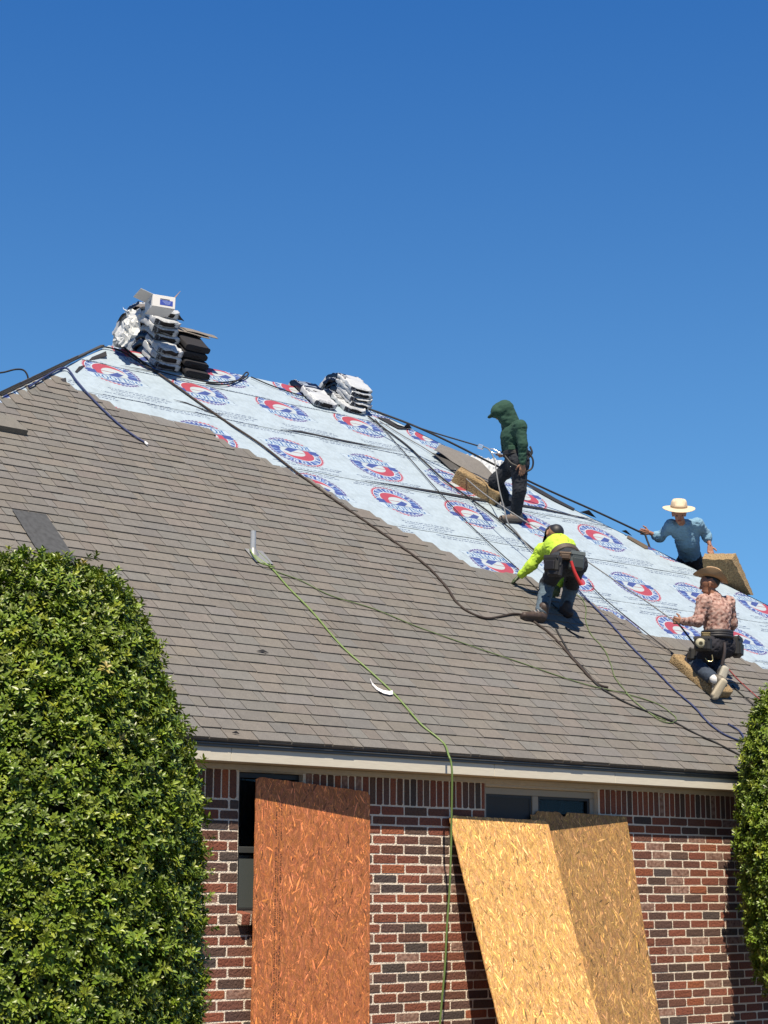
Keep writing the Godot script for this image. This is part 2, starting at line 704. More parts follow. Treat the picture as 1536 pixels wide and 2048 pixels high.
func build_house() -> void:
	house = thing("house", "red brick house with a steep hip roof being reshingled above boarded windows", "house", Vector3.ZERO)
	var x0 := 2.66
	var x1 := 22.15
	var top := 2.60
	# the mortar bed with its openings, 10 cm thick
	var w := MB.new()
	var zf := -0.0025
	var xs := [x0, WIN[0][0], WIN[0][1], WIN[1][0], WIN[1][1], x1]
	for i in 5:
		if i % 2 == 0: w.box(Transform3D(Basis(), Vector3((xs[i] + xs[i + 1]) * 0.5, top * 0.5, zf - 0.05)), Vector3(xs[i + 1] - xs[i], top, 0.1))
		else:
			var q: Array = WIN[i / 2]
			w.box(Transform3D(Basis(), Vector3((xs[i] + xs[i + 1]) * 0.5, q[2] * 0.5 - 0.02, zf - 0.05)), Vector3(xs[i + 1] - xs[i], q[2] - 0.04, 0.1))
			w.box(Transform3D(Basis(), Vector3((xs[i] + xs[i + 1]) * 0.5, (q[3] + top) * 0.5, zf - 0.05)), Vector3(xs[i + 1] - xs[i], top - q[3], 0.1))
	var wall := obj("brick_wall", w, M.mortar, house)
	# the other three walls
	var o := MB.new()
	o.col = Color(0.16, 0.07, 0.045)
	var zb := -11.9
	o.box(Transform3D(Basis(), Vector3(x0 + 0.05, top * 0.5, (zb - 0.1) * 0.5 - 0.006)), Vector3(0.1, top, -zb - 0.1))
	o.box(Transform3D(Basis(), Vector3(x1 - 0.05, top * 0.5, (zb - 0.1) * 0.5 - 0.006)), Vector3(0.1, top, -zb - 0.1))
	o.box(Transform3D(Basis(), Vector3((x0 + x1) * 0.5, top * 0.5, zb)), Vector3(x1 - x0, top, 0.1))
	obj("side_wall", o, M.brick, house)
	# bricks: soldier course under the eave, running bond below
	var list := []
	var j := 0.0110
	var sx := x0 + 0.02
	while sx < x1 - 0.08:
		for s in clear_spans(sx, sx + 0.0742 - 0.0095, Y0 + 0.006, 2.541): list.append([s[0], s[1], Y0 + 0.006, 2.541])
		sx += 0.0742 * rng.randf_range(0.985, 1.015)
	for k in 29:
		var yt := Y0 - BH * k - j * 0.5
		var yb := yt - BH + j
		if yb < 0.02: break
		var off := 9.7621 if k % 2 == 1 else 9.849
		off += rng.randf_range(-0.012, 0.012)
		var a := off - BW * ceilf((off - x0) / BW) + BW
		if a - x0 > 0.06: a -= BW
		while a < x1:
			var a1 := maxf(a, x0) + j * 0.5 + rng.randf_range(-0.002, 0.002)
			var b1 := minf(a + BW, x1) - j * 0.5 + rng.randf_range(-0.002, 0.002)
			if b1 - a1 > 0.03:
				for s in clear_spans(a1, b1, yb, yt): list.append([s[0], s[1], yb, yt])
			a += BW
	# those seen best stand alone; the rest is one mass
	var near := []
	for i in list.size():
		var b: Array = list[i]
		var x: float = (b[0] + b[1]) * 0.5
		var y: float = (b[2] + b[3]) * 0.5
		var seen := x > 7.75 and x < 13.9 and y > 0.62
		if x > 8.6 and x < 9.7 and y < 2.4: seen = false
		if y < 2.26 and x > 10.6 + (2.26 - y) * 0.15 and x < 12.75 + (2.26 - y) * 0.1: seen = false
		if seen and y < 2.3: near.append([Vector3(x, y, 0).distance_to(Vector3(0, 1.6, 11.76)), i])
		elif seen: near.append([Vector3(x, y, 0).distance_to(Vector3(0, 1.6, 11.76)) + 0.8, i])
	near.sort_custom(func(p, q): return p[0] < q[0])
	var alone := {}
	for i in mini(300, near.size()): alone[near[i][1]] = true
	var rest := MB.new()
	var rest_pale := MB.new()
	for i in list.size():
		var b: Array = list[i]
		var pale := rng.randf() < 0.11
		var tone := brick_tone()
		if pale: tone = Color(0.31, 0.205, 0.165) * rng.randf_range(0.75, 1.05)
		if alone.has(i):
			var mb := MB.new()
			mb.col = tone
			brick_shape(mb, b[0], b[1], b[2], b[3], 0.0, 0.03)
			obj("brick", mb, M.brick_pale if pale else M.brick, wall)
		else:
			var mb: MB = rest_pale if pale else rest
			mb.col = tone
			brick_shape(mb, b[0], b[1], b[2], b[3], 0.0, 0.03)
	obj("bricks", rest, M.brick, wall).set_meta("kind", "stuff")
	obj("bricks", rest_pale, M.brick_pale, wall).set_meta("kind", "stuff")
	# windows
	for wi in 2:
		var q: Array = WIN[wi]
		var fm: Material = M.frame_dark if wi == 0 else M.frame
		var f := MB.new()
		var ww: float = q[1] - q[0]
		var hh: float = q[3] - q[2]
		var cx: float = (q[0] + q[1]) * 0.5
		var cy: float = (q[2] + q[3]) * 0.5
		var t := 0.045 if wi == 0 else 0.06
		var z := -0.075
		f.box(Transform3D(Basis(), Vector3(cx, q[3] - t * 0.5, z)), Vector3(ww, t, 0.05), 0.004)
		f.box(Transform3D(Basis(), Vector3(cx, q[2] + t * 0.5, z)), Vector3(ww, t, 0.05), 0.004)
		f.box(Transform3D(Basis(), Vector3(q[0] + t * 0.5, cy, z + 0.002)), Vector3(t, hh - 2 * t, 0.05), 0.004)
		f.box(Transform3D(Basis(), Vector3(q[1] - t * 0.5, cy, z + 0.002)), Vector3(t, hh - 2 * t, 0.05), 0.004)
		var win := obj("window", f, fm, house)
		var mbm := MB.new()
		if wi == 0:
			mbm.box(Transform3D(Basis(), Vector3(cx, 1.93, z + 0.004)), Vector3(ww - 2 * t, 0.05, 0.04), 0.004)
			obj("meeting_rail", mbm, M.screen, win)
			var sc := MB.new()
			sc.box(Transform3D(Basis(), Vector3(cx, 1.69, z - 0.002)), Vector3(ww - 2 * t, 0.40, 0.006))
			obj("insect_screen", sc, M.curtain, win)
			var up := MB.new()
			up.box(Transform3D(Basis(), Vector3(cx, 2.22, z - 0.012)), Vector3(ww - 2 * t, 0.52, 0.006))
			obj("pane", up, M.pane, win)
		else:
			mbm.box(Transform3D(Basis(), Vector3(11.684, cy, z + 0.004)), Vector3(0.075, hh - 2 * t, 0.05), 0.005)
			obj("mullion", mbm, M.frame, win)
			for sd in [[q[0] + t, 11.646], [11.722, q[1] - t]]:
				var pn := MB.new()
				pn.box(Transform3D(Basis(), Vector3((sd[0] + sd[1]) * 0.5, cy, z - 0.01)), Vector3(sd[1] - sd[0], hh - 2 * t, 0.006))
				obj("pane", pn, M.pane, win)
				var sf := MB.new()
				for e in [[sd[0] + 0.012, 1], [sd[1] - 0.012, 1], [cy + hh * 0.5 - t - 0.012, 0]]:
					if e[1] == 1: sf.box(Transform3D(Basis(), Vector3(e[0], cy, z + 0.001)), Vector3(0.024, hh - 2 * t - 0.05, 0.03))
					else: sf.box(Transform3D(Basis(), Vector3((sd[0] + sd[1]) * 0.5, e[0], z + 0.001)), Vector3(sd[1] - sd[0], 0.024, 0.03))
				obj("sash", sf, M.frame_dark, win)
				if sd[1] < 11.7:
					var si := MB.new()
					si.box(Transform3D(Basis(), Vector3((sd[0] + sd[1]) * 0.5, cy, z + 0.008)), Vector3(sd[1] - sd[0] - 0.01, hh - 2 * t - 0.01, 0.004))
					obj("insect_screen", si, M.screen, win)
		var cu := MB.new()
		cu.col = Color(0.35, 0.35, 0.36)
		cu.grid(24, 1, func(i, jj): return Vector3(lerpf(q[0] - 0.15, q[1] + 0.15, i / 24.0), lerpf(q[2] - 0.1, q[3] + 0.1, jj), -0.2 + 0.02 * sin(i * 1.9)))
		obj("curtain", cu, M.curtain, win)
		# head trim and brick sill
		var hd := MB.new()
		hd.box(Transform3D(Basis(), Vector3(cx, q[3] + 0.026, -0.02)), Vector3(ww - 0.004, 0.05, 0.05), 0.004)
		obj("head_trim", hd, M.soffit, house)
		var n := int(ww / 0.079)
		for i in n:
			var sl := MB.new()
			sl.col = brick_tone()
			var bx: float = q[0] + ww * (i + 0.5) / n
			sl.box(Transform3D(Basis(Vector3.RIGHT, 0.16), Vector3(bx, q[2] - 0.03, 0.005)), Vector3(ww / n - 0.011, 0.09, 0.12), 0.006)
			obj("sill_brick", sl, M.brick, win)
		var sm := MB.new()
		sm.box(Transform3D(Basis(Vector3.RIGHT, 0.16), Vector3(cx, q[2] - 0.034, 0.001)), Vector3(ww - 0.01, 0.08, 0.11))
		obj("sill_mortar", sm, M.mortar, win)
	# eave: frieze, soffit, fascia in lengths, drip edge
	var fz := MB.new()
	fz.box(Transform3D(Basis(), Vector3(12.4, 2.5625, 0.012)), Vector3(19.48, 0.043, 0.022), 0.003)
	obj("frieze_board", fz, M.soffit, house)
	var so := MB.new()
	so.box(Transform3D(Basis(), Vector3(12.4, 2.591, 0.1)), Vector3(20.0, 0.012, 0.22))
	obj("soffit", so, M.soffit, house)
	var cuts := [2.4, 5.2, 8.16, 10.92, 12.43, 15.2, 18.6, 22.4]
	for i in cuts.size() - 1:
		var fb := MB.new()
		var dz := rng.randf_range(0.0, 0.003)
		fb.box(Transform3D(Basis(Vector3(0, 0, 1), rng.randf_range(-0.0007, 0.0007)), Vector3((cuts[i] + cuts[i + 1]) * 0.5, 2.637, 0.221 + dz)), Vector3(cuts[i + 1] - cuts[i] - 0.003, 0.106, 0.019), 0.003)
		obj("fascia_board", fb, M.trim, house)
	var de := MB.new()
	de.box(Transform3D(Basis(), Vector3(12.4, 2.697, 0.236)), Vector3(20.06, 0.022, 0.026), 0.003)
	de.box(Transform3D(Basis(), Vector3(12.4, 2.7155, 0.245)), Vector3(20.08, 0.014, 0.034), 0.003)
	obj("drip_edge", de, M.drip, house)


# ---------------------------------------------------------------- the roof
func hip_l(s: float) -> float: return 10.522 - 1.048 * (7.786 - s)
func hip_r(s: float) -> float: return 22.452 - 1.0683 * s


func edge_right(s: float) -> float:
	# where the new shingles stop, from the apex down to the right
	var q := [Vector2(9.347, 6.565), Vector2(9.349, 6.485), Vector2(9.434, 6.472), Vector2(9.44, 6.302), Vector2(9.667, 6.182), Vector2(9.821, 6.035), Vector2(9.849, 5.922), Vector2(10.094, 5.93), Vector2(10.989, 5.886), Vector2(10.955, 5.694), Vector2(11.068, 5.585), Vector2(11.25, 5.564), Vector2(11.28, 5.474), Vector2(11.43, 5.32), Vector2(11.635, 5.216), Vector2(11.705, 5.149), Vector2(11.903, 5.031), Vector2(11.998, 4.787), Vector2(12.114, 4.625), Vector2(12.228, 4.496), Vector2(12.373, 4.428), Vector2(12.499, 4.196), Vector2(12.646, 4.045), Vector2(12.922, 3.913), Vector2(12.924, 3.79), Vector2(13.157, 3.637), Vector2(13.175, 3.469), Vector2(14.051, 3.508), Vector2(14.038, 3.383), Vector2(14.559, 3.29), Vector2(14.6, 3.185), Vector2(14.675, 2.996), Vector2(14.881, 2.841), Vector2(14.996, 2.73), Vector2(15.036, 2.479), Vector2(15.557, 2.462), Vector2(16.369, 2.295), Vector2(16.61, 2.108), Vector2(16.618, 2.01), Vector2(17.757, 1.656)]
	var best: float = q[0].x
	if s > q[0].y: return -1.0
	for i in q.size() - 1:
		var a: Vector2 = q[i]
		var b: Vector2 = q[i + 1]
		if (a.y >= s and b.y <= s) or (a.y <= s and b.y >= s):
			var t := (a.y - s) / (a.y - b.y) if absf(a.y - b.y) > 1e-5 else 0.5
			best = maxf(best, lerpf(a.x, b.x, clampf(t, 0, 1)))
	if s < q[q.size() - 1].y: return hip_r(s) - 0.05
	return best


func build_roof() -> void:
	# deck: four slopes closed by the soffit level
	var d := MB.new()
	var h := -0.022
	var el := RP(2.362, 0, h) + Vector3(0.03, 0, 0)
	var er := RP(22.452, 0, h) - Vector3(0.03, 0, 0)
	var rl := RP(10.522, 7.786, h)
	var rr := RP(14.134, 7.786, h)
	var zb := 2.0 * rl.z
	var bl := Vector3(el.x, el.y, zb - el.z)
	var br := Vector3(er.x, er.y, zb - er.z)
	d.quad(el, er, rr, rl)
	d.tri(bl, el, rl)
	d.tri(er, br, rr)
	d.quad(br, bl, rl, rr)
	d.quad(el + Vector3(0, -0.02, -0.03), bl + Vector3(0, -0.02, 0.03), br + Vector3(0, -0.02, 0.03), er + Vector3(0, -0.02, -0.03))
	roof_node = obj("roof", d, M.felt, house)
	# side slopes carry old shingles in one piece each
	# shingle courses
	var tabs := []
	var i := 0
	while true:
		var s := 0.0 if i == 0 else EXPO * i - 0.02
		if s > 6.75: break
		var xl := hip_l(s + 0.12) + 0.10
		if s + 0.15 > 6.55: xl = hip_l(s + 0.12) + 0.06
		var xr := edge_right(s + 0.10)
		if xr > xl + 0.1:
			xr += rng.randf_range(-0.02, 0.02)
			var x := xl
			var first := true
			while x < xr - 0.001:
				var w := rng.randf_range(0.15, 0.36)
				if rng.randf() < 0.12: w = rng.randf_range(0.07, 0.12)
				if first:
					w *= rng.randf_range(0.3, 1.0)
					first = false
				if xr - x - w < 0.06: w = xr - x
				tabs.append([x, minf(x + w, xr), s, i])
				x += w
		i += 1
	var ranked := []
	for k in tabs.size():
		var t: Array = tabs[k]
		var p := RP((t[0] + t[1]) * 0.5, t[2] + 0.07)
		var hid: bool = p.x < 7.9 + maxf(0.0, 2.6 - t[2]) * 0.55 or p.x > 16.6
		ranked.append([p.distance_to(Vector3(0, 1.6, 11.76)) + (100.0 if hid else 0.0), k])
	ranked.sort_custom(func(p, q): return p[0] < q[0])
	var alone := {}
	for k in 300: alone[ranked[k][1]] = true
	var rest := MB.new()
	var tone := 1.0
	for k in tabs.size():
		var t: Array = tabs[k]
		var mb: MB = MB.new() if alone.has(k) else rest
		tone = lerpf(tone, rng.randf_range(0.90, 1.10), 0.85)
		var warm := rng.randf_range(-1.0, 1.0)
		mb.col = Color(0.153 + 0.006 * warm, 0.147, 0.137 - 0.005 * warm) * tone
		var gap := rng.randf_range(0.002, 0.0052)
		var lift := rng.randf_range(0.0, 0.005)
		var sag := rng.randf_range(-0.004, 0.004)
		var a := RP(t[0] + gap, t[2] + sag, 0.0)
		var b := RP(t[1] - gap, t[2] + sag, 0.0)
		var at := RP(t[0] + gap, t[2] + sag, 0.0185 + lift)
		var bt := RP(t[1] - gap, t[2] + sag, 0.0185 + lift + rng.randf_range(-0.002, 0.002))
		var cu := RP(t[1] - gap, t[2] + 0.29, 0.0015)
		var du := RP(t[0] + gap, t[2] + 0.29, 0.0015)
		mb.quad(at, bt, cu, du)
		mb.quad(a, b, bt, at)
		mb.tri(a, at, du)
		mb.tri(b, cu, bt)
		if alone.has(k): obj("shingle", mb, M.shingle, roof_node)
	var st := obj("shingles", rest, M.shingle, roof_node)
	st.set_meta("kind", "stuff")
	# starter strip and its black edge at the eave
	var sb := MB.new()
	sb.col = Color(0.09, 0.085, 0.08)
	sb.quad(RP(2.4, -0.004, -0.016), RP(22.4, -0.004, -0.016), RP(22.4, -0.004, 0.0), RP(2.4, -0.004, 0.0))
	sb.quad(RP(2.4, -0.004, 0.0), RP(22.4, -0.004, 0.0), RP(22.4, 0.2, 0.0005), RP(2.4, 0.2, 0.0005))
	obj("starter_strip", sb, M.shingle, roof_node)
	underlayment()
	roof_details()


func seal_texture() -> ImageTexture:
	# one repeat of the printed sheet: a round seal with a ribbon, and small print
	var W := 640
	var H := 560
	var ppm := W / 1.17
	var im := Image.create(W, H, false, Image.FORMAT_RGB8)
	var r := RandomNumberGenerator.new()
	r.seed = 77
	var nz := FastNoiseLite.new()
	nz.seed = 4
	nz.frequency = 0.02
	nz.fractal_octaves = 4
	for y in H:
		for x in W:
			var q := 0.97 + 0.045 * nz.get_noise_2d(x, y)
			im.set_pixel(x, y, Color(0.895 * q, 0.915 * q, 0.94 * q))
	var cx := 320.0
	var cy := 200.0
	var R := 0.352 * ppm
	var red := Color(0.86, 0.36, 0.41)
	var blue := Color(0.35, 0.40, 0.67)
	var white := Color(0.92, 0.93, 0.95)
	for y in range(int(cy - R - 12), int(cy + R + 12)):
		for x in range(int(cx - R - 14), int(cx + R + 14)):
			var p := Vector2(x - cx, y - cy) / R
			p.y *= 1.12
			var l := p.length()
			var a := p.angle()
			var rim := 1.0 + 0.035 * (absf(fposmod(a * 44.0 / TAU, 1.0) - 0.5) * 4.0 - 1.0)
			if l > rim: continue
			var q := red if p.x < 0.15 - p.y * 0.2 else red.lerp(blue, 0.75)
			if l < 0.93: q = white
			if l < 0.90: q = blue
			# burst of rays behind the top of the ring
			if l < 0.88 and l > 0.62 and p.y < 0.1 and fposmod(a * 26.0 / TAU, 1.0) < 0.34: q = Color(0.62, 0.72, 0.90)
			# red vault with a white outline
			var o := (p - Vector2(-0.06, -0.02)) / Vector2(0.66, 0.62)
			if o.length() < 1.0 and p.y < 0.26: q = white
			if o.length() < 0.93 and p.y < 0.24: q = red
			var inn := (p - Vector2(0.10, 0.10)) / Vector2(0.50, 0.44)
			# pale gables inside it
			var g1 := absf(p.x + 0.05) * 0.72 + p.y
			if inn.length() < 1.0 and p.y < 0.26: q = Color(0.90, 0.90, 0.90)
			if inn.length() < 1.0 and absf(p.y + 0.02) < 0.018 and p.x < 0.10: q = Color(0.72, 0.32, 0.34)
			# roofs: two blue gables with a pale one between them
			if p.y < 0.27 and p.y > absf(p.x - 0.24) * 0.75 - 0.10: q = blue
			if p.y < 0.27 and p.y > absf(p.x - 0.44) * 0.9 + 0.02: q = Color(0.90, 0.90, 0.90)
			if p.y < 0.27 and p.x > 0.52 and p.y > absf(p.x - 0.66) * 0.8 + 0.0: q = blue
			if p.y < 0.30 and p.y > 0.02 and p.x < -0.62: q = blue
			if p.y > 0.80 and l < 0.90: q = blue
			im.set_pixel(x, y, q)
	var font := SystemFont.new()
	font.font_names = PackedStringArray(["Droid Sans"])
	font.font_weight = 700
	var serif := SystemFont.new()
	serif.font_names = PackedStringArray(["Droid Serif"])
	serif.font_weight = 700
	var ring := "NATIONAL"
	for i in ring.length():
		var a := deg_to_rad(lerpf(-172.0, -22.0, i / 7.0))
		letters(im, ring[i], font, Transform2D(a + PI / 2, Vector2(1, 1), 0, Vector2(cx + cos(a) * R * 0.775, cy + sin(a) * R * 0.69)), white, 0.27 * R)
	# ribbon with cut ends
	var rb := [Vector2(-1.06, 0.27), Vector2(1.04, 0.27), Vector2(1.16, 0.62), Vector2(-0.94, 0.62)]
	var px := []
	for q in rb: px.append(Vector2(cx, cy) + q * R)
	fill_tri(im, px[0], px[1], px[2], Color(0.90, 0.92, 0.95))
	fill_tri(im, px[0], px[2], px[3], Color(0.90, 0.92, 0.95))
	for q in 4:
		if q == 1: continue
		line(im, px[q], px[(q + 1) % 4], 2.0, Color(0.42, 0.46, 0.56))
	line(im, px[1], px[2], 2.0, Color(0.42, 0.46, 0.56))
	letters(im, "ROOFING", serif, Transform2D(0, Vector2(1, 1), 0, Vector2(cx + 0.05 * R, cy + 0.445 * R)), Color(0.30, 0.48, 0.72), 0.36 * R)
	# row of stars in the foot of the seal
	for i in 5:
		var c0 := Vector2(cx + (i - 2) * 0.17 * R, cy + 0.735 * R)
		for k in 5:
			var a := -PI / 2 + TAU * k / 5
			fill_tri(im, c0 + Vector2.from_angle(a) * 0.07 * R, c0 + Vector2.from_angle(a + 2.3) * 0.045 * R, c0 + Vector2.from_angle(a - 2.3) * 0.045 * R, white)
	# small print: too small to read
	for row in [[0.815, 0.28, 0.92], [0.855, 0.30, 0.90], [0.905, 0.34, 0.86], [0.945, 0.20, 0.8], [0.025, 0.14, 0.84], [0.065, 0.10, 0.88]]:
		var x: float = row[1] * W
		var y: float = row[0] * H
		while x < row[2] * W:
			var n := r.randi_range(2, 9)
			for i in n:
				if r.randf() < 0.9:
					var hh := r.randf_range(5.0, 9.0)
					line(im, Vector2(x + i * 5.0, y + 3 - hh), Vector2(x + i * 5.0 + r.randf_range(-1.5, 2.0), y + 3), 4.2, Color(0.20, 0.26, 0.42))
					if r.randf() < 0.6: line(im, Vector2(x + i * 5.0, y + r.randf_range(-2, 3)), Vector2(x + i * 5.0 + 3.5, y + r.randf_range(-2, 3)), 4.6, Color(0.22, 0.28, 0.44))
			x += n * 5.0 + 7.0
	# cap fasteners in rows
	for q in [0.06, 0.5, 0.94]:
		for i in 4:
			var c0 := Vector2((i + 0.5 + r.randf_range(-0.2, 0.2)) / 4.0 * W, q * H + r.randf_range(-8, 8))
			for k in 8:
				fill_tri(im, c0, c0 + Vector2.from_angle(TAU * k / 8) * 5.5, c0 + Vector2.from_angle(TAU * (k + 1) / 8) * 5.5, Color(0.62, 0.66, 0.70) if i % 2 else Color(0.95, 0.96, 0.97))
			line(im, c0 + Vector2(3, 5), c0 + Vector2(7, 3), 2.0, Color(0.5, 0.53, 0.57))
	for i in 10:
		var c0 := Vector2(r.randf() * W, r.randf() * H)
		line(im, c0, c0 + Vector2(r.randf_range(2, 6), r.randf_range(-1, 1)), 2.0, Color(0.55, 0.57, 0.6))
	return ImageTexture.create_from_image(im)


func line(im: Image, a: Vector2, b: Vector2, w: float, col: Color) -> void:
	var d := (b - a)
	if d.length() < 0.01: return
	var o := d.orthogonal().normalized() * w * 0.5
	fill_tri(im, a + o, b + o, b - o, col)
	fill_tri(im, a + o, b - o, a - o, col)


func underlayment() -> void:
	M.sheet = StandardMaterial3D.new()
	M.sheet.albedo_texture = seal_texture()
	M.sheet.albedo_color = Color(0.455, 0.53, 0.565).linear_to_srgb()
	M.sheet.roughness = 0.5
	M.sheet.detail_enabled = true
	M.sheet.detail_albedo = tile_noise(0.015, 5, 44, 256, Color(0.89, 0.89, 0.88), Color(1.05, 1.05, 1.05), FastNoiseLite.TYPE_SIMPLEX_SMOOTH, 0.35)
	M.sheet.detail_blend_mode = BaseMaterial3D.BLEND_MODE_MUL
	M.sheet.uv2_triplanar = true
	M.sheet.uv2_world_triplanar = true
	M.sheet.uv2_scale = Vector3.ONE / 2.7
	# [bottom, top, x of a seal, spacing, height of the seal centre, upside down]
	var rolls := [[1.30, 2.34, 15.88, 1.12, 2.76, false], [2.28, 3.34, 15.83, 1.08, 2.77, false], [3.28, 4.34, 15.90, 1.13, 3.72, true], [4.28, 5.36, 13.01, 1.10, 4.92, false], [5.30, 6.36, 13.24, 1.18, 5.76, true], [6.30, 7.24, 12.57, 1.175, 6.99, false], [7.18, 7.80, 12.04, 1.15, 7.66, false]]
	var nz := FastNoiseLite.new()
	nz.seed = 9
	nz.frequency = 0.9
	nz.fractal_octaves = 3
	var k := 0
	for q in rolls:
		var s0: float = q[0]
		var s1: float = q[1]
		var mb := MB.new()
		var xa := maxf(hip_l(s1), edge_right(s1 - 0.05) - 0.5) if s1 < 6.3 else 0.0
		var nu := 60
		var nv := 6
		var base := 0.0008 + 0.0008 * k
		for jj in nv:
			for ii in nu:
				var pts := []
				var uvs := []
				for cc in [[0, 0], [1, 0], [1, 1], [0, 1]]:
					var s := lerpf(s0, s1, float(jj + cc[1]) / nv)
					var x := lerpf(maxf(xa, hip_l(s) + 0.012), hip_r(s) - 0.012, float(ii + cc[0]) / nu)
					var er := edge_right(s)
					var free := clampf((x - er) / 0.35, 0.0, 1.0) if er > 0.0 else 1.0
					var lap := 0.004 * free if jj + cc[1] == 0 else 0.0
					var hh := base + lap + free * (0.013 * maxf(0.0, nz.get_noise_2d(x, s * 1.3)) + 0.007 * maxf(0.0, nz.get_noise_2d(x * 4.0, s * 0.7 + 20.0)))
					pts.append(RP(x, s, hh))
					var u: float = (x - q[2]) / q[3] + 0.5
					var v: float = 200.0 / 560.0 - (s - q[4]) / 1.025
					if q[5]:
						u = 1.0 - u
						v = 400.0 / 560.0 - v
					uvs.append(Vector2(u, v))
				mb.quad(pts[0], pts[1], pts[2], pts[3], uvs[0], uvs[1], uvs[2], uvs[3])
		obj("underlayment", mb, M.sheet, roof_node)
		k += 1
	# black felt showing where the laps gape
	for g in [[[Vector2(12.153, 6.301), Vector2(12.475, 6.361), Vector2(13.135, 6.347), Vector2(13.999, 6.364)], 0.045], [[Vector2(10.806, 6.544), Vector2(10.974, 6.522), Vector2(11.227, 6.387), Vector2(11.447, 6.417)], 0.035], [[Vector2(10.44, 7.229), Vector2(10.85, 7.256), Vector2(11.137, 7.219)], 0.022], [[Vector2(12.716, 5.31), Vector2(13.324, 5.335), Vector2(13.957, 5.362), Vector2(14.604, 5.375), Vector2(15.672, 5.456), Vector2(16.251, 5.411), Vector2(16.727, 5.384)], 0.055]]:
		var p: Array = g[0]
		var mb := MB.new()
		var m := p.size()
		for i in m - 1:
			var w0: float = g[1] * sin(PI * i / (m - 1))
			var w1: float = g[1] * sin(PI * (i + 1) / (m - 1))
			var a: Vector2 = p[i]
			var b: Vector2 = p[i + 1]
			for sub in 4:
				var t0 := sub / 4.0
				var t1 := (sub + 1) / 4.0
				var q0 := a.lerp(b, t0)
				var q1 := a.lerp(b, t1)
				var e0 := lerpf(w0, w1, t0) + rng.randf_range(0, 0.003)
				var e1 := lerpf(w0, w1, t1)
				mb.quad(RP(q0.x, q0.y - e0 * 0.5, 0.020), RP(q1.x, q1.y - e1 * 0.5, 0.020), RP(q1.x, q1.y + e1 * 0.5, 0.022), RP(q0.x, q0.y + e0 * 0.5, 0.022))
		obj("open_lap", mb, M.black, roof_node)


func flap(points: Array, m: Material, called: String, thick := 0.002) -> void:
	# a loose flat piece given by points in space
	var mb := MB.new()
	var c0 := Vector3.ZERO
	for p in points: c0 += p / points.size()
	var nrm := (points[1] - points[0] as Vector3).cross(points[2] - points[0]).normalized() * thick
	for i in points.size():
		var a: Vector3 = points[i]
		var b: Vector3 = points[(i + 1) % points.size()]
		mb.tri(c0 + nrm, a + nrm, b + nrm)
		mb.tri(c0, b, a)
		mb.quad(a, b, b + nrm, a + nrm)
	obj(called, mb, m, roof_node)


